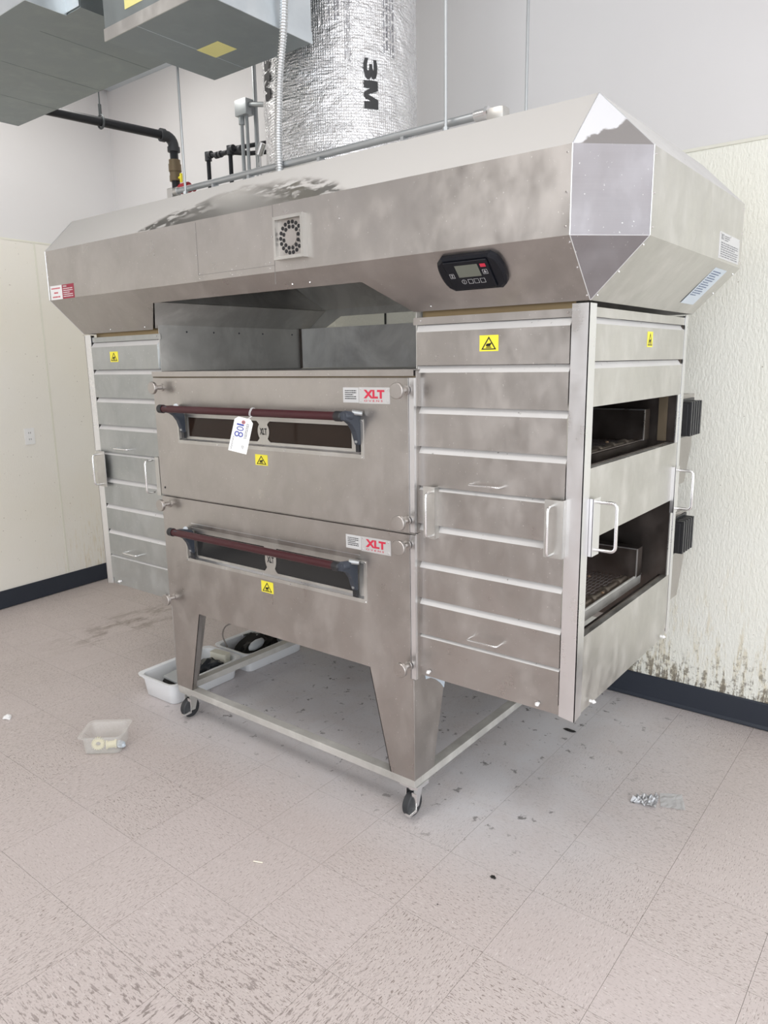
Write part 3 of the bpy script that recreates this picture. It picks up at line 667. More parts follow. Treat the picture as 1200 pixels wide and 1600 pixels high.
# small manifold of black and grey pipes behind the hood
y0 = 1.18
g2 = thing('pipe_manifold', 'low run of thin black gas pipes between gas valve and foil duct', 'pipe', (-1.3, y0, 1.95))
Z = 2.79
b = B()
for x in (-1.515, -1.325): b.cyl((x, y0, 1.95), (x, y0, Z-.01), .012, 12)
finish(b, 'riser_pipe', BLACKPIPE, g2, smooth=True)
b = B(); b.cyl((-1.515, y0, Z), (-1.43, y0, Z-.01), .013, 12).cyl((-1.42, y0, Z-.012), (-1.35, y0, Z-.012), .013, 12).cyl((-1.35, y0, Z-.01), (-1.22, y0+.05, Z-.03), .014, 12).cyl((-1.325, y0, Z-.0), (-1.00, y0+.16, Z+.03), .012, 12).cyl((-1.22, y0+.05, Z-.03), (-1.00, y0+.16, Z-.03), .012, 12); finish(b, 'manifold_pipe', BLACKPIPE, g2, smooth=True)
b = B()
for x in (-1.515, -1.325): b.cyl((x, y0, Z-.03), (x, y0, Z+.016), .020, 12).cyl((x, y0, Z), (x+.03, y0, Z), .020, 12)
for x in (-1.45, -1.42, -1.25): b.cyl((x, y0, Z-.012), (x+.02, y0, Z-.012), .018, 12)
finish(b, 'pipe_fitting', mat('cast_iron'), g2, smooth=True, kind='stuff')
g3 = thing('grey_conduit_drop', 'grey steel conduit drops with box elbow just left of foil duct', 'conduit', (-1.19, 1.15, 1.95))
b = B(); b.cyl((-1.185, 1.15, 1.95), (-1.185, 1.15, 2.92), .0105, 12).cyl((-1.155, 1.16, 1.95), (-1.155, 1.16, 2.92), .0095, 12).cyl((-1.115, 1.19, 1.95), (-1.115, 1.19, 3.655), .012, 12); finish(b, 'conduit_pipe', EMT, g3, smooth=True)
b = B(); b.box(-1.21, -1.12, 1.125, 1.18, 2.92, 3.0); b.cyl((-1.185, 1.15, 2.88), (-1.185, 1.15, 2.925), .017, 12).cyl((-1.13, 1.15, 2.97), (-.955, 1.19, 2.945), .013, 12); finish(b, 'conduit_elbow', EMT, g3, bevel=.006, smooth=True)
b = B(); b.cyl((-.955, 1.17, 1.95), (-.955, 1.17, 2.93), .0125, 12).cyl((-.955, 1.17, 2.90), (-.955, 1.17, 2.95), .018, 12); finish(b, 'black_pipe', BLACKPIPE, g3, smooth=True)
b = B(); b.cyl((-1.03, 1.12, 2.56), (-1.03, 1.12, 2.70), .011, 12).cyl((-1.03, 1.12, 2.70), (-1.00, 1.12, 2.75), .022, 12).cyl((-1.03, 1.12, 1.95), (-1.03, 1.12, 2.56), .006, 8); finish(b, 'cable_connector', CHROME, g3, smooth=True)

# ------------------------------------------------------------------ side shrouds
ZR = [1.7225, 1.598, 1.470, 1.343, 1.2145, 1.0885, .960, .833, .7055, .585]
YS = .1499
def shroud(s):
    X = lambda x: s*x
    side = 'right' if s > 0 else 'left'
    t = thing('side_shroud', 'tall louvred steel shroud %s' % ('right of the ovens, its outer side open to two conveyors' if s > 0 else 'left of the ovens, nearest the cream wall with the outlet'), 'shroud', (X(.96), .58, .555), 'louvred side shrouds')
    pan = STEEL if s > 0 else STEEL_LEFT
    b = B(); b.plate([(X(1.193), YS, .552), (X(1.2433), YS, .545), (X(1.2433), YS, 1.757), (X(1.193), YS, 1.757)], (0, .0025, 0)).plate([(X(1.2433), YS, .545), (X(1.2433), .198, .552), (X(1.2433), .198, 1.757), (X(1.2433), YS, 1.757)], (-s*.0025, 0, 0))
    finish(b, 'corner_post', STEEL_BRIGHT, t)
    b = B(); b.plate([(X(1.2433), 1.005, .56), (X(1.2433), 1.034, .56), (X(1.2433), 1.034, 1.757), (X(1.2433), 1.005, 1.757)], (-s*.0025, 0, 0)); finish(b, 'corner_post', STEEL_BRIGHT, t)
    for i in range(9):
        zt, zb = ZR[i]-.0012, ZR[i+1]; b = B(); sl_ = .021 if i not in (4, 8) else .010
        if i == 4: sl_ = .012
        x0, x1 = .6725, 1.1905
        P = [[(X(x), y, z) for y, z in ((YS-.002, zb), (YS-.002, zt-sl_), (YS+.013, zt), (YS+.02, zt), (YS+.02, zb+.002), (YS+.012, zb))] for x in (x0, x1)]
        P[0] = [(p[0]+(X(.006) if abs(p[1]-YS+.002) < .001 else 0), p[1], p[2]) for p in P[0]]
        b.rings(P)
        b.bm.normal_update()
        bmesh.ops.recalc_face_normals(b.bm, faces=b.bm.faces)
        for fc in b.bm.faces:
            if fc.normal.z > .3 and fc.calc_center_median().z > zt-.03 and len(fc.verts) == 4: fc.material_index = 1
        finish(b, 'louvre_panel', [pan, DUST], t)
    b = B(); b.box(min(X(.66), X(1.19)), max(X(.66), X(1.19)), YS+.006, YS+.009, ZR[0], 1.745); finish(b, 'top_flange', pan, t)
    b = B(); b.box(min(X(.6725), X(1.193)), max(X(.6725), X(1.193)), YS+.006, YS+.0085, .552, .60); finish(b, 'bottom_flange', pan, t)
    b = B(); b.box(min(X(.68), X(1.19)), max(X(.68), X(1.19)), YS+.03, YS+.033, 1.735, 1.77); finish(b, 'inner_lip', mat('heat_tinted', (.35, .27, .16), .4, 1), t)
    # wing screws along the bottom
    for x, y, d in ((.72, YS+.004, (0, -1, 0)), (1.125, YS+.004, (0, -1, 0)), (1.245, .26, (1, 0, 0)), (1.245, .93, (1, 0, 0))):
        d = Vector((d[0]*s, d[1], 0)); p = Vector((X(x), y, .574)); b = B(); b.cyl(p, p+d*.012, .005, 10).cyl(p+d*.012, p+d*.02, .007, 10, .002); finish(b, 'wing_screw', WHT, t, smooth=True)
    rivets(t, [(X(x), YS+.006, 1.735) for x in (.69, 1.18)], (0, -1, 0), .004)
    # outer side: panels, conveyor openings
    xs = 1.2415
    def sidepanel(z0, z1, cham, y0=.2, y1=1.003, name='side_panel'):
        b = B(); b.rings([[(X(xx), y, z) for xx, z in ((xs, z0), (xs, z1-cham), (xs-(.012 if cham else 0), z1), (xs-.02, z1), (xs-.02, z0))] for y in (y0, y1)])
        bmesh.ops.recalc_face_normals(b.bm, faces=b.bm.faces)
        for fc in b.bm.faces:
            if cham and fc.normal.z > .3 and fc.calc_center_median().z > z1-.03 and len(fc.verts) == 4: fc.material_index = 1
        return finish(b, name, [STEEL_SIDE, DUST], t)
    sidepanel(1.6035, 1.722, .018); sidepanel(1.4785, 1.6015, .018); sidepanel(1.093, 1.305, 0); sidepanel(.585, .800, 0)
    b = B(); b.box(min(X(xs-.004), X(xs-.001)), max(X(xs-.004), X(xs-.001)), .2, 1.003, 1.722, 1.748); finish(b, 'top_flange', STEEL_SIDE, t)
    b = B(); b.box(min(X(xs-.006), X(xs-.003)), max(X(xs-.006), X(xs-.003)), .2, 1.003, .552, .586); finish(b, 'bottom_flange', STEEL_SIDE, t)
    for z0, z1 in ((1.305, 1.4785), (.80, 1.093)):
        b = B(); b.box(min(X(xs-.03), X(xs)), max(X(xs-.03), X(xs)), 1.0005, 1.004, z0, z1).box(min(X(xs-.004), X(xs)), max(X(xs-.004), X(xs)), .975, 1.003, z0, z1); finish(b, 'opening_jamb', STEEL_BRIGHT, t)
        b = B(); b.box(min(X(xs-.03), X(xs-.0205)), max(X(xs-.03), X(xs-.0205)), .2, .975, z0-.012, z0+.004); finish(b, 'opening_sill', STEEL_DARK, t)
        if z0 < 1: continue
        b = B(); b.box(min(X(1.175), X(1.205)), max(X(1.175), X(1.205)), .978, .9865, z0+.005, z1); finish(b, 'door_seal', INSUL, t)
    # linings: rear, inner side, top
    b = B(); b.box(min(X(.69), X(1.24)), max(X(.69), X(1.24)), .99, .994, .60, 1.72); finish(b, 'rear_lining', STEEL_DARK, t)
    b = B(); b.box(min(X(.69), X(1.24)), max(X(.69), X(1.24)), 1.03, 1.034, .56, 1.755); finish(b, 'rear_panel', STEEL, t)
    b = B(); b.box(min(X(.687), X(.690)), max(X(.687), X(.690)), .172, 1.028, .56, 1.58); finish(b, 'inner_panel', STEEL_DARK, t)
    b = B(); b.box(min(X(.670), X(.673)), max(X(.670), X(.673)), .156, 1.003, 1.5885, 1.786); finish(b, 'inner_top_panel', STEEL_DIRTY, t)
    rivets(t, [(X(.670), y, 1.755) for y in (.30, .45, .60, .75, .95)], (-s, 0, 0), .005, m=mat('dark_screw'))
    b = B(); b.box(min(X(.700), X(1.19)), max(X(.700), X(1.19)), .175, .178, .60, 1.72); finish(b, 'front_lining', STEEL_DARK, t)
    # small panel handles
    cx = .941 if s > 0 else .982
    for z in (1.238, .737): u_handle(t, (X(cx-.054), YS-.002, z), (X(cx+.054), YS-.002, z), (0, -1, 0), .0035, .032, name='panel_handle', rad=.01)
    # big grab handles on raised tabs
    for x0, x1, hx in ((.715, .760, .752), (1.140, 1.197, 1.168)):
        if s < 0: x0, x1, hx = (1.13, 1.205, 1.165) if x0 > 1 else (.700, .728, .745)
        b = B(); b.box(min(X(x0), X(x1)), max(X(x0), X(x1)), YS-.024, YS-.021, 1.048, 1.218).box(min(X(x1-.002), X(x1)), max(X(x1-.002), X(x1)), YS-.022, YS, 1.048, 1.218)
        tb = finish(b, 'handle_bracket', STEEL_SIDE, t); u_handle(tb, (X(hx), YS-.024, 1.060), (X(hx), YS-.024, 1.203), (0, -1, 0), .0045, .040)
    for y0_, y1_, hy in ((.200, .250, .243), (.958, 1.0, .992)):
        b = B(); b.box(min(X(xs+.012), X(xs+.015)), max(X(xs+.012), X(xs+.015)), y0_, y1_, 1.048, 1.218).box(min(X(xs), X(xs+.014)), max(X(xs), X(xs+.014)), y0_, y0_+.002, 1.048, 1.218)
        tb = finish(b, 'handle_bracket', STEEL_BRIGHT, t); u_handle(tb, (X(xs+.015), hy, 1.060), (X(xs+.015), hy, 1.203), (s, 0, 0), .005, .052)
    f, n_ = planef((X(.9385), YS-.0022, 1.660), (1, 0, 0), (0, 0, 1), (0, -1, 0)) if s > 0 else planef((-1.008, YS-.0022, 1.655), (1, 0, 0), (0, 0, 1), (0, -1, 0))
    warning(t, f, n_, .063, .046)
    if s > 0:
        f, n_ = planef((xs+.0002, .642, 1.668), (0, 1, 0), (0, 0, 1), (1, 0, 0)); warning(t, f, n_, .050, .048)
    return t
sr = shroud(1); sl2 = shroud(-1)
bp = thing('back_panel', 'stained steel sheet standing behind the top of upper oven', 'panel', (0, 1.006, 1.588))
b = B(); b.box(-.655, .667, 1.005, 1.009, 1.5885, 1.784); finish(b, 'steel_sheet', STEEL_PALE, bp)
b = B(); b.box(-.667, -.655, .999, 1.009, 1.5885, 1.784); finish(b, 'edge_strip', STEEL_DARK, bp)

# ------------------------------------------------------------------ the two ovens
BX, BY, BYR = .684, .134, 1.29
kb = B()
kb.rings([[(r*math.cos(2*math.pi*k/28), y, r*math.sin(2*math.pi*k/28)) for k in range(28)] for r, y in ((.016, 0), (.016, -.004), (.009, -.006), (.009, -.036), (.022, -.037), (.0255, -.040), (.0255, -.051), (.0235, -.053))])
knob_me = local_mesh(kb, 'knob', [STEEL], angle=25)
def oven(name, z0, z1, up):
    word = 'upper' if up else 'lower'
    lab = 'upper conveyor pizza oven, stacked directly under the hood, tag 108 on its handle' if up else 'lower conveyor pizza oven, resting on the tapered leg stand'
    t = thing('pizza_oven', lab, 'oven', (0, .57, z0), group='stacked pizza ovens')
    b = B(); b.box(-BX, BX, BY, BYR, z0, z1); finish(b, 'oven_body', STEEL, t, bevel=.003)
    if up:
        b = B(); b.box(-BX-.002, BX+.002, BY-.018, BYR+.001, z1, z1+.0025).box(-BX-.002, BX+.002, BY-.018, BY-.0155, z1-.018, z1); finish(b, 'top_cap', STEEL, t)
        b = B(); b.box(-BX, BX, BY-.0148, BY-.001, z1-.023, z1-.018); finish(b, 'burnt_joint', INSUL, t)
    dz1 = z1-.024 if up else z1-.004; dz0 = z0+.004 if up else z0+.0005
    # window data
    wx0, wx1 = (-.528, .470) ; wz0, wz1 = ((1.301, 1.418) if up else (.788, .926))
    yd = .118
    gx0, gx1, gz0, gz1 = wx0+.012, wx1-.012, wz0+.012, wz1-.006
    b = B()
    def ring_plate(b, X0, X1, Z0, Z1, x0, x1, z0_, z1_, y0, y1):
        for q in ((X0, X1, Z0, z0_), (X0, X1, z1_, Z1), (X0, x0, z0_, z1_), (x1, X1, z0_, z1_)): b.box(q[0], q[1], y0, y1, q[2], q[3])
    ring_plate(b, -.684, .664, dz0, dz1, wx0, wx1, wz0, wz1, yd, BY-.001)
    bmesh.ops.remove_doubles(b.bm, verts=b.bm.verts, dist=1e-6)
    door = finish(b, 'door_panel', STEEL, t)
    b = B(); b.box(.665, .684, yd+.004, BY-.001, dz0, dz1); finish(b, 'door_edge', STEEL_BRIGHT, t)
    # window frame, inner tray
    b = B()
    ring_plate(b, wx0-.006, wx1+.008, wz0-.010, wz1+.006, wx0+.003, wx1-.003, wz0+.004, wz1-.004, yd-.0025, yd+.001)
    wf = finish(b, 'window_frame', STEEL_SIDE, t)
    rivets(wf, [(x, yd-.0025, z) for x in (wx0-.001, wx1+.003) for z in (wz0-.005, wz1+.001)]+[(x, yd-.0025, z) for x in (-.28, .10) for z in (wz0-.005,)], (0, -1, 0), .004)
    b = B(); b.box(wx0+.001, wx1-.001, yd+.0145, yd+.0155, wz0+.001, wz1-.001); finish(b, 'window_glass', OVGLASS if up else OVGLASS2, t, label='dark oven window glass')
    # inner mask with the two lights and the XLT medallion between them
    cx = -.025 if up else -.020; my = yd+.0135; mz0, mz1 = wz0+.020, wz1-.018; zc = (mz0+mz1)/2; hh = (mz1-mz0)/2
    b = B(); ring_plate(b, wx0+.001, wx1-.001, wz0+.001, wz1-.001, wx0+.05, wx1-.055, mz0, mz1, my-.002, my)
    P = []
    for k in range(13):
        a = -1+k/6; w = .033+.012*abs(a)**1.5 if abs(a) > .66 else .030*math.sqrt(max(0, 1-(a/1.15)**2))+.006
        w = .031*math.sqrt(max(0.05, 1-(a*1.05)**2)) if abs(a) < .72 else .022+.05*(abs(a)-.72)
        P.append((w, zc+a*hh))
    b.plate([(cx+w, my-.002, z) for w, z in P]+[(cx-w, my-.002, z) for w, z in reversed(P)], (0, .002, 0)); mk = finish(b, 'window_mask', STEEL_SIDE, t)
    b = B(); f, n_ = planef((cx, my-.002, zc), (1, 0, 0), (0, 0, 1), (0, -1, 0)); put_text(b, 'XLT', lambda u, v: f(u, v, 1), -.019, .019, -.0125, .0125, .03); finish(b, 'mask_lettering', BLK, mk)
    # sill at bottom of recess
    b = B(); b.plate([(wx0+.001, yd, wz0), (wx1-.001, yd, wz0), (wx1-.001, yd+.013, wz0+.010), (wx0+.001, yd+.013, wz0+.010)], (0, 0, .001)); finish(b, 'window_sill', STEEL_BRIGHT, t)
    # handle: bar, end caps, curved brackets
    hz, hy = (1.438, .045) if up else (.920, .045)
    hx0, hx1 = -.520, .420
    hx0, hx1 = (-.525, .425) if up else (-.520, .395)
    b = B(); b.cyl((hx0, hy, hz), (hx1, hy, hz), .0145, 20); hbar = finish(b, 'handle_bar', HANDLE, t, smooth=True)
    for xx, sgn in ((hx0, -1), (hx1, 1)):
        b = B(); b.cyl((xx-sgn*.003, hy, hz), (xx+sgn*.022, hy, hz), .0175, 20).cyl((xx+sgn*.022, hy, hz), (xx+sgn*.026, hy, hz), .0175, 20, .013); finish(b, 'handle_cap', BRKCAP, t, smooth=True)
        bxx = xx+sgn*.030 if sgn > 0 else xx+.028
        # side profile in (y,z): from bar, arching down and back to the window frame
        prof = [(hy-.012, hz+.012), (hy+.02, hz+.014), (yd-.006, hz+.004), (yd+.004, hz-.006), (yd+.004, hz-.100), (yd-.008, hz-.100), (yd-.016, hz-.080), (yd-.026, hz-.052), (hy+.030, hz-.030), (hy+.012, hz-.018), (hy-.010, hz-.012)]
        w = .011
        b = B(); b.rings([[(bxx+q, y, z) for y, z in prof] for q in (-w, w)]); finish(b, 'handle_bracket', BRKT, t, bevel=.003)
        b = B(); b.cyl((bxx, yd-.03, hz+.010), (bxx+sgn*.03, yd-.012, hz+.006), .010, 12, .008).cyl((bxx, yd-.009, hz-.088), (bxx, yd-.014, hz-.088), .006, 8); finish(b, 'bracket_bolt', EMT, t, smooth=True)
        b = B(); b.box(bxx-.008, bxx+.008, yd-.006, yd+.008, hz-.125, hz-.098); finish(b, 'bracket_foot', BRKCAP, t)
        if sgn > 0:
            b = B(); b.sweep([(hx1+.018, hy, hz), (hx1+.030, hy+.010, hz+.002), (hx1+.033, hy+.030, hz)], .016, 14); finish(b, 'handle_elbow', BRKT, t, smooth=True)
    if not up:
        b = B(); b.box(-.49, .45, yd-.0012, yd, .949, .951); finish(b, 'sheet_seam', ALU, t)
    # clamp knobs
    for x, z in (((-.625, 1.521), (.655, 1.522), (.655, 1.098)) if up else ((-.632, 1.020), (.655, 1.016), (-.646, .590), (.655, .590))):
        inst('clamp_knob', knob_me, t, (x, yd, z))
    if up:
        rivets(t, [(-.655, yd, 1.09)], (0, -1, 0), .006, m=BLK, name='door_hole')
    # badge and notice
    u0, u1, v0, v1 = (.463, .592, 1.477, 1.530) if up else (.458, .587, .968, 1.020)
    f, n_ = planef((u0, yd, v0), (1, 0, 0), (0, 0, 1), (0, -1, 0)); w, hgt = u1-u0, v1-v0
    q = label_plate('brand_badge', t, f, n_, 0, w, 0, hgt, mat('badge_aluminium', (.66, .66, .66), .45, .5), .0015, lab='silver badge with red XLT OVENS lettering')
    b = B(); k = lambda u, v: f(u, v, 3.4); sh = .004
    put_text(b, 'XLT', k, .020, .108, .017, .045, .05); put_text(b, 'O V E N S', k, .022, .100, .006, .012, .01); finish(b, 'badge_lettering', PRINTR, q)
    rivets(q, [f(u, v, 2.5) for u in (.008, w-.008) for v in (.007, hgt-.007)], n_, .003)
    q = label_plate('notice_label', t, f, n_, -.071, -.002, .002, hgt-.001, mat('silver_label', (.60, .60, .60), .45), .0006, lab='small silver notice label with black print')
    b = B(); lines(b, lambda u, v: f(u, v, 2), -.062, -.012, .012, hgt-.008, 5, rnd=random.Random(4)); finish(b, 'label_print', BLK, q)
    f, n_ = planef((-.030, yd, 1.253) if up else (-.033, yd, .747), (1, 0, 0), (0, 0, 1), (0, -1, 0)); warning(t, f, n_, .068, .041 if up else .046)
    # conveyor running out into the side shrouds
    for s in (1, -1):
        X = lambda x: s*x
        zb_ = 1.283 if up else .768; zt = zb_+.036
        cv = bpy.data.objects.new('conveyor', None)
        b = B(); b.box(min(X(1.15), X(1.156)), max(X(1.15), X(1.156)), .22, .94, zb_, zt); b.cyl((X(1.153), .22, zt), (X(1.153), .94, zt), .005, 8)
        cr_ = finish(b, 'conveyor_end_rail', STEEL_DARK if up else STEEL_DIRTY, t)
        b = B(); b.box(min(X(.70), X(1.15)), max(X(.70), X(1.15)), .22, .226, zb_, zt).box(min(X(.70), X(1.15)), max(X(.70), X(1.15)), .934, .94, zb_, zt); finish(b, 'conveyor_side_rail', STEEL_DARK, t)
        b = B(); b.box(min(X(.70), X(1.16)), max(X(.70), X(1.16)), .875, .93, zt, zt+.11); finish(b, 'chain_guard', STEEL_DARK, t)
        b = B(); b.box(min(X(1.158), X(1.161)), max(X(1.158), X(1.161)), .872, .880, zt, zt+.11).box(min(X(.70), X(1.16)), max(X(.70), X(1.16)), .8735, .876, zt+.107, zt+.111); finish(b, 'guard_edge', STEEL_BRIGHT if s > 0 else STEEL, t)
        b = B()
        zw = zt-.004
        k = .72
        while k < 1.12:
            b.sweep([(X(k+(.006 if q % 2 else -.002)), .24+q*.02, zw+(.002 if q % 2 else 0)) for q in range(33)], .0014, 4); k += .0145
        finish(b, 'wire_belt', mat('belt_wire', (.16, .15, .15), .4, 1), t, kind='stuff')
        b = B(); b.cyl((X(1.118), .23, zw-.005), (X(1.118), .93, zw-.005), .011, 12)
        for yq in (.30, .42, .54, .66, .78, .88): b.cyl((X(1.118), yq, zw-.005), (X(1.118), yq+.022, zw-.005), .019, 12)
        finish(b, 'belt_shaft', mat('greasy_shaft', (.20, .17, .14), .5, .7), t, smooth=True)
        if s > 0:
            b = B()
            for k in range(14):
                rr = random.Random(k+(5 if up else 50)); b.ball((.8+.34*rr.random(), .35+.5*rr.random(), zw+.004), .005+.004*rr.random(), (1, 1, .6))
            finish(b, 'food_crumbs', mat('burnt_crumb', (.33, .22, .14), .8), t, kind='stuff')
        b = B(); b.box(min(X(.6905), X(.70)), max(X(.6905), X(.70)), .22, .93, zt+.006, zt+.10); finish(b, 'tunnel_mouth', SHADOW, t)  # opaque black sheet standing in for the dark inside of the tunnel
    # control box behind the right shroud
    cz0, cz1 = (1.115, 1.468) if up else (.64, 1.0)
    b = B(); b.rings([[(x, y, z) for y, z in ((1.045, cz1), (1.335, cz1), (1.335, cz1-.21), (1.27, cz0), (1.045, cz0))] for x in (.72, 1.2)]); cb = finish(b, 'control_box', STEEL, t, bevel=.003)
    b = B(); zc0, zc1 = cz1-.165, cz1-.025; b.box(1.201, 1.205, 1.155, 1.32, zc0, zc1+.01)
    for q in range(5): b.box(1.205, 1.24, 1.165+q*.03, 1.182+q*.03, zc0+.008, zc1)
    b.box(1.205, 1.228, 1.16, 1.315, zc0+.012, zc1-.008)
    finish(b, 'fan_cover', BRKCAP, cb, bevel=.003, label='black ribbed fan cover')
    b = B(); b.box(-1.2, -.72, 1.045, 1.25, cz0+.05, cz1-.05); finish(b, 'drive_box', STEEL, t, bevel=.003)
    return t
ov_l = oven('lower', .5425, 1.055, False)
ov_u = oven('upper', 1.0555, 1.5845, True)
# auction tag on the upper handle
tg = thing('paper_tag', 'white paper tag marked 108 tied to the upper oven handle', 'tag', (-.013, .021, 1.42))
rot = math.radians(-15); rv_ = Vector((.80, .60, 0))
du = rv_*math.cos(rot)+Vector((0, 0, math.sin(rot))); dv = -rv_*math.sin(rot)+Vector((0, 0, math.cos(rot)))
o_ = Vector((.005, -.008, 1.360))
nT = du.cross(dv).normalized(); fT2 = lambda u, v, k=0: o_+du*u+dv*v+nT*k
w, hh = .034, .064
b = B(); b.plate([fT2(u, v) for u, v in ((-w, -hh), (w, -hh), (w, hh-.012), (w-.012, hh), (-w+.012, hh), (-w, hh-.012))], -nT*.0006); card = finish(b, 'tag_card', mat('tag_card_white', (.93, .93, .91), .7), tg)
b = B(); b.rings([[fT2(r*math.cos(a), hh-.016+r*math.sin(a), k) for a in [q*math.pi/8 for q in range(16)]] for r, k in ((.007, .0002), (.007, .001), (.003, .001))], False, False); finish(b, 'eyelet', mat('tag_eyelet', (.5, .18, .2), .5), card)
b = B(); b._f([b.bm.verts.new(fT2(.003*math.cos(a), hh-.016+.003*math.sin(a), .0012)) for a in [q*math.pi/6 for q in range(12)]]); finish(b, 'eyelet_hole', BLK, card)
b = B(); g = lambda u, v: fT2(v, -u, .0009)     # text turned a quarter turn, reading downwards
g = lambda u, v: fT2(v, .040-u, .0009)
put_text(b, '1', g, .000, .006, -.022, .004, .0); put_text(b, '0', g, .009, .025, -.020, .006, -.005)
put_text(b, '8', g, .028, .048, -.024, .008, -.005); finish(b, 'tag_number', PRINTB, card)
b = B(); lines(b, g, -.006, .050, .012, .022, 2, fill=.55, rnd=random.Random(8)); lines(b, g, .048, .098, -.028, -.022, 2, rnd=random.Random(2)); lines(b, g, .075, .088, .010, .020, 3); finish(b, 'tag_print', GREYP, card)
P = [fT2(.0, hh-.016, .002)]
ctr = Vector((P[0].x+.004, .045, 1.438))
loop = [P[0]]+[ctr+Vector((.003*math.sin(a*2), -.0165*math.cos(a), .0175*math.sin(a))) for a in [math.radians(q) for q in range(-60, 200, 20)]]+[P[0]+Vector((0.001, .003, 0))]
b = B(); b.sweep(loop, .0011, 6); b.sweep([p+Vector((-.006, 0, .0)) if 0 < i < len(loop)-1 else p for i, p in enumerate(loop)], .0011, 6); finish(b, 'tag_string', WHT, tg, smooth=True)

# ------------------------------------------------------------------ stand
sd = thing('oven_stand', 'steel stand with four tapered legs and casters carrying the ovens', 'stand', (0, .57, 0))
LX = .676
for sx in (1, -1):
    for yy, sy in ((BY-.014, 1), (1.28, -1)):
        x = sx*LX; b = B(); zt_, zb_ = .5425, .1595
        b.plate([(x, yy, zb_), (x, yy, zt_), (x-sx*.196, yy, zt_), (x-sx*.107, yy, zb_)], (0, sy*.003, 0))
        b.plate([(x, yy, zb_), (x, yy, zt_), (x, yy+sy*.205, zt_), (x, yy+sy*.118, zb_)], (-sx*.003, 0, 0))
        b.plate([(x-sx*.196, yy, zt_), (x-sx*.107, yy, zb_), (x-sx*.107, yy+sy*.022, zb_), (x-sx*.196, yy+sy*.022, zt_)], (sx*.003, 0, 0))
        b.cyl((x, yy, zb_), (x, yy, zt_), .0022, 8)
        finish(b, 'leg', STEEL, sd)
        cxx, cyy = sx*(LX-.035), yy+sy*.045
        b = B(); b.box(cxx-.04, cxx+.04, cyy-.035, cyy+.035, .116, .1285).cyl((cxx, cyy, .10), (cxx, cyy, .118), .022, 16)
        off = -.014
        for q in (-.019, .016):
            b.plate([(cxx+q, cyy-.026, .104), (cxx+q, cyy+.026, .104), (cxx+q, cyy+off+.016, .034), (cxx+q, cyy+off-.016, .034)], (.003, 0, 0))
        b.cyl((cxx-.024, cyy+off, .045), (cxx+.024, cyy+off, .045), .007, 12)
        ck = finish(b, 'caster_fork', STEEL_DIRTY if (sx, sy) != (1, 1) else STEEL_BRIGHT, sd)
        b = B(); b.rings([[(cxx+q, cyy+off+r*math.cos(k*math.pi/14), .0455+r*math.sin(k*math.pi/14)) for k in range(28)] for q, r in ((-.0145, .018), (-.0145, .041), (-.011, .045), (.011, .045), (.0145, .041), (.0145, .018))]); finish(b, 'caster_wheel', RUB, ck, smooth=True)
        b = B(); b.box(cxx+.012, cxx+.034, cyy-.075, cyy-.03, .030, .040); b.box(cxx+.012, cxx+.034, cyy-.034, cyy-.03, .036, .10); finish(b, 'brake_pedal', CHROME, ck, bevel=.002)
for sy, yy in ((1, BY-.014), (-1, 1.28)):
    b = B(); b.box(-LX, LX, min(yy, yy+sy*.04), max(yy, yy+sy*.04), .1290, .1590); finish(b, 'cross_rail', STEEL_DIRTY, sd, bevel=.002)
for sx in (1, -1):
    b = B(); b.box(min(sx*LX, sx*(LX-.04)), max(sx*LX, sx*(LX-.04)), BY+.027, 1.239, .1290, .1590); finish(b, 'side_rail', STEEL_DIRTY, sd, bevel=.002)
f, n_ = planef((LX+.001, .29, .49), (0, 1, 0), (0, 0, 1), (1, 0, 0))
b = B(); P = [(-.105, .049), (.034, .049), (.015, -.045), (-.008, -.018), (-.04, .008), (-.07, .025), (-.10, .03)]
b.plate([f(u, v, 0) for u, v in P], n_*.0006); q = finish(b, 'protective_film', mat('blue_white_film', (.72, .82, .92), .3), sd, label='peeling white and blue protective film')
b = B(); rect(b, lambda u, v: f(u, v, 2), .0, .004, -.0, .048); rect(b, lambda u, v: f(u, v, 2), -.042, -.040, .012, .048); finish(b, 'film_print', mat('film_blue', (.05, .3, .7), .4), q)

# ------------------------------------------------------------------ tubs and their contents
def rrect(cx, cy, hx, hy, r, z, ang=0, seg=5):
    P = []
    for qx, qy, a0 in ((1, 1, 0), (-1, 1, R90), (-1, -1, 2*R90), (1, -1, 3*R90)):
        for k in range(seg+1):
            a = a0+R90*k/seg; u = qx*(hx-r)+r*math.cos(a); v = qy*(hy-r)+r*math.sin(a)
            P.append((cx+u*math.cos(ang)-v*math.sin(ang), cy+u*math.sin(ang)+v*math.cos(ang), z))
    return P
def tub(cx, cy, hx, hy, ang, label, H=.115):
    b = B(); R_ = lambda ex, z, r=.035: rrect(cx, cy, hx+ex, hy+ex, r, z, ang)
    b.rings([R_(-.022, 0, .03), R_(-.014, .006), R_(-.004, H-.022), R_(0, H-.022), R_(0, H-.012), R_(.012, H-.008), R_(.014, H), R_(.008, H+.001), R_(-.006, H-.004), R_(-.010, H-.02), R_(-.018, .010), R_(-.03, .006, .025)])
    return finish(b, 'storage_tub', PLAST, base=(cx, cy, 0), smooth=True, angle=50, label=label, cat='tub', group='white tubs under the ovens')
tub(-.905, .365, .130, .215, .02, 'white plastic tub at front, half behind the left leg of stand')
tub(-.895, .840, .130, .215, .0, 'white plastic tub further back, holding black scraps and a grey scoop')
TA, TB = (-.905, .365), (-.895, .84)
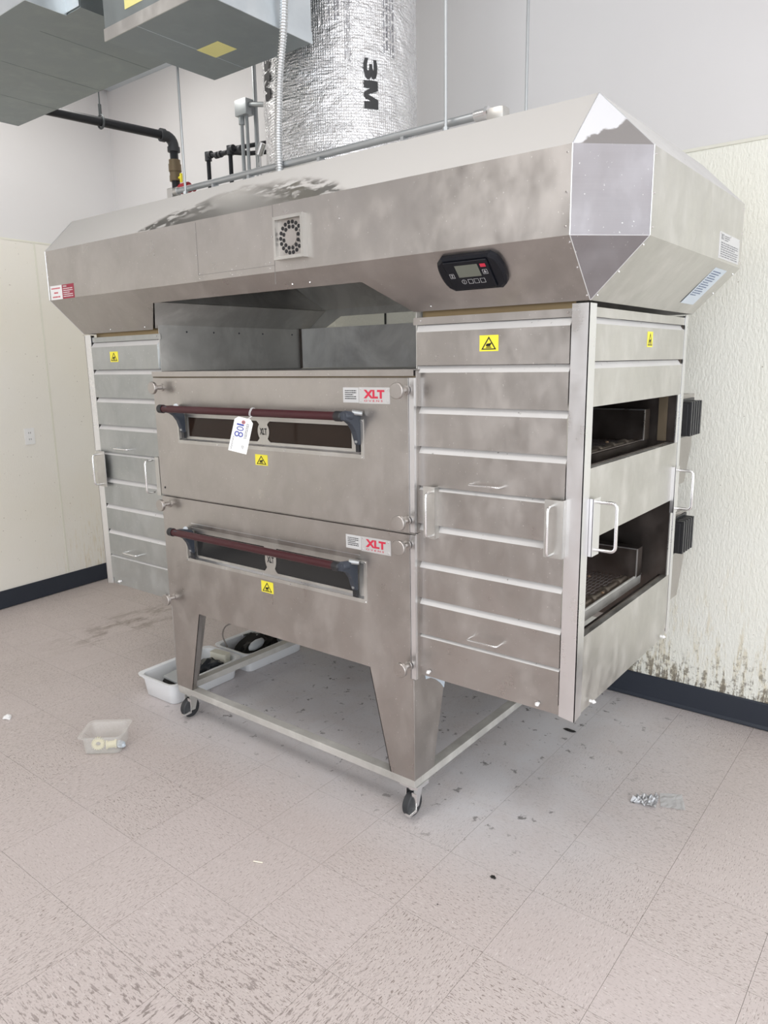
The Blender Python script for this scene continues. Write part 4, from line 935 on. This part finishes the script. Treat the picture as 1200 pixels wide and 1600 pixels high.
b = B(); b.rings([rrect(TA[0]+.03, TA[1]+.165, .055, .022, .008, z, .1) for z in (.012, .135)]); finish(b, 'cream_box', mat('cream_card', (.80, .79, .68), .6), base=(TA[0]+.03, TA[1]+.165, .01), smooth=True, label='cream coloured box standing in the front tub', cat='box')
crumple('plastic_bag', (TA[0]+.045, TA[1]+.07, .075), .065, (.95, 1.2, .75), mat('dark_bag_plastic', (.035, .04, .045), .3), 3.1, .5, 4., 3, label='crumpled dark grey plastic bag in the front tub', cat='bag')
b = B(); P = [(TA[0]-.06, TA[1]-.13, .085), (TA[0]+.08, TA[1]-.14, .088), (TA[0]+.09, TA[1]-.02, .10), (TA[0]+.03, TA[1]+.02, .115), (TA[0]-.05, TA[1]-.02, .10)]
b.plate(P, (0, 0, -.012)); finish(b, 'plastic_offcut', mat('dull_clear_plastic', (.42, .44, .45), .3), base=(TA[0], TA[1]-.1, .08), bevel=.004, label='grey translucent plastic offcut leaning in the front tub', cat='offcut')
crumple('black_scrap', (TA[0]-.01, TA[1]-.04, .04), .075, (1.05, 1.6, .6), SHADOW, 7.7, .3, 3., 3, label='black scrap under the grey offcut in the front tub', cat='scrap')
crumple('black_scrap', (TB[0]-.02, TB[1]-.02, .06), .085, (.95, 1.7, .75), SHADOW, 1.7, .4, 3., 3, label='heap of black scrap filling the rear tub', cat='scrap')
b = B(); b.rings([[(TB[0]+.045+r*math.cos(k*math.pi/10)*1.0, TB[1]-.095+zz+.9*r*math.sin(k*math.pi/10)*.8, .108+r*.9*math.sin(k*math.pi/10)) for k in range(20)] for zz, r in ((-.03, .010), (-.018, .022), (.008, .029), (.04, .027), (.055, .016))]); finish(b, 'grey_scoop', mat('grey_scoop_plastic', (.58, .62, .66), .35), base=(TB[0]+.045, TB[1]-.1, .08), smooth=True, angle=60, label='rounded grey plastic scoop in the rear tub', cat='scoop')
for k in range(3):
    b = B(); b.cyl((TB[0]-.10+k*.035, TB[1]-.05+k*.02, .118), (TB[0]-.07+k*.035, TB[1]+.17, .122), .0065, 10); finish(b, 'steel_rod', ALU, base=(TB[0]-.10+k*.035, TB[1], .118), smooth=True, label=('leftmost', 'middle', 'rightmost')[k]+' of the short shiny steel rods lying across the rear tub', cat='rod', group='steel rods in the rear tub')
crumple('brown_roll', (TB[0]+.06, TB[1]+.13, .10), .038, (.9, 1.2, .8), mat('brown_roll', (.30, .18, .13), .6), 4.4, .15, 2, 2, label='brownish roll at far end of the rear tub', cat='roll')
b = B(); b.sweep([cr([(TB[0]-.09, TB[1]-.17, .09), (TB[0]-.125, TB[1]-.17, .15), (TB[0]-.14, TB[1]-.13, .19), (TB[0]-.10, TB[1]-.08, .205), (TB[0]-.06, TB[1]-.05, .19)], k*4/30) for k in range(31)], .004, 8)
finish(b, 'loose_cable', mat('cable_grey', (.28, .25, .23), .5), base=(TB[0]-.09, TB[1]-.17, .09), smooth=True, label='thin looping cable sticking out of the rear tub', cat='cable')
# ------------------------------------------------------------------ clear pan with a gear on the open floor
ang = math.radians(33); pc = (-.700, -.245)
def pr_(ex, z, r=.02): return rrect(pc[0], pc[1], .082+ex, .072+ex, r, z, math.radians(40))
b = B(); b.rings([pr_(-.014, .0005), pr_(-.006, .006), pr_(0, .080), pr_(.013, .081, .024), pr_(.013, .084, .024), pr_(-.001, .0835), pr_(-.003, .080), pr_(-.009, .007), pr_(-.017, .003)])
finish(b, 'clear_food_pan', CLEAR, base=(pc[0], pc[1], 0), smooth=True, angle=40, label='small clear plastic food pan on the open floor at left', cat='pan')
gc = Vector((-.697, -.285, .034)); gd = Vector((.80, -.60, .12)).normalized(); gu = Vector((0, 0, 1)); gr = gd.cross(gu).normalized(); gu = gr.cross(gd)
gt = thing('plastic_gear', 'cream plastic toothed gear lying inside the clear food pan', 'gear', gc-Vector((0, 0, .029)))
b = B(); prof = []
for k in range(18):
    for q, r in ((0, .0215), (.25, .0275), (.55, .0275), (.8, .0215)):
        a = (k+q)/18*2*math.pi; prof.append((r, a))
b.rings([[gc+gd*d+(gr*math.cos(a)+gu*math.sin(a))*(r if rr is None else rr) for r, a in prof] for d, rr in ((-.008, .010), (-.008, None), (.006, None), (.006, .010), (-.008, .010))], False, False); finish(b, 'gear_wheel', CREAM, gt)
b = B(); b.rings([[gc-gr*(.053+d)+Vector((0, 0, -.011))+(gd*math.cos(k*math.pi/10)+gu*math.sin(k*math.pi/10))*r for k in range(20)] for d, r in ((-.022, .012), (-.022, .019), (-.016, .019), (-.016, .015), (.014, .015), (.014, .019), (.02, .019), (.02, .012))])
finish(b, 'plastic_bobbin', CREAM, base=gc-gr*.053+Vector((0, 0, -.03)), smooth=True, label='cream plastic bobbin beside the gear in clear food pan', cat='bobbin')
crumple('film_scrap', (gc.x-gr.x*.090, gc.y-gr.y*.090, .018), .019, (1.3, 1, .7), mat('bluish_film', (.62, .70, .78), .25), 8.8, .4, 3, 2, label='bluish wad of film at right end of clear food pan', cat='scrap')
# ------------------------------------------------------------------ litter on the floor
b = B()
def sheet(b, pts, n=8, amp=.006, seed=0., th=.0004, lift=.0015):
    p = [Vector((q[0], q[1], 0)) for q in pts]; V = []
    for i in range(n+1):
        row = []
        for j in range(n+1):
            u, v = i/n, j/n; c = (p[0]*(1-u)+p[1]*u)*(1-v)+(p[3]*(1-u)+p[2]*u)*v
            c.z = lift+amp*max(0, noise.noise(c*60+Vector((seed, 0, 0)))+.25); row.append(b.bm.verts.new(c))
        V.append(row)
    for i in range(n):
        for j in range(n): b._f([V[i][j], V[i+1][j], V[i+1][j+1], V[i][j+1]])
    bmesh.ops.solidify(b.bm, geom=b.bm.faces[:], thickness=th)
sheet(b, [(1.245, .69), (1.335, .70), (1.32, .79), (1.255, .745)], 12, .022, 3.); finish(b, 'wrapper', mat('silvery_wrap', (.80, .81, .83), .2, .5), base=(1.29, .72, 0), label='crinkled clear wrapper on the floor right of the oven', cat='wrapper')
b = B(); sheet(b, [(1.345, .725), (1.425, .755), (1.385, .85), (1.315, .81)], 6, .004, 5.); finish(b, 'plastic_sheet', FILM, base=(1.37, .78, 0), label='small flat translucent plastic square beside the wrapper', cat='sheet')
crumple('paper_scrap', (-1.317, -.38, .008), .018, (1, 1, .7), WHT, 2.2, .5, 4, 2, label='tiny crumpled white paper scrap at the far left', cat='scrap')
crumple('black_crumb', (.842, 1.060, .003), .022, (1.25, .4, .25), SHADOW, 5.2, .3, 3, 2, label='flat black scrap lying near the right corner post', cat='scrap')
crumple('black_crumb', (1.044, .032, .003), .009, (1.2, .7, .4), SHADOW, 6.2, .4, 3, 2, label='small black crumb on tiles in front of the right shroud', cat='scrap')
b = B(); b.cyl((.375, -.375, .004), (.405, -.362, .004), .0022, 8); finish(b, 'wood_sliver', mat('pale_wood', (.85, .8, .68), .6), base=(.39, -.37, .0015), smooth=True, label='pale matchstick sliver on the floor in the foreground', cat='sliver')
bpy.context.view_layer.update()
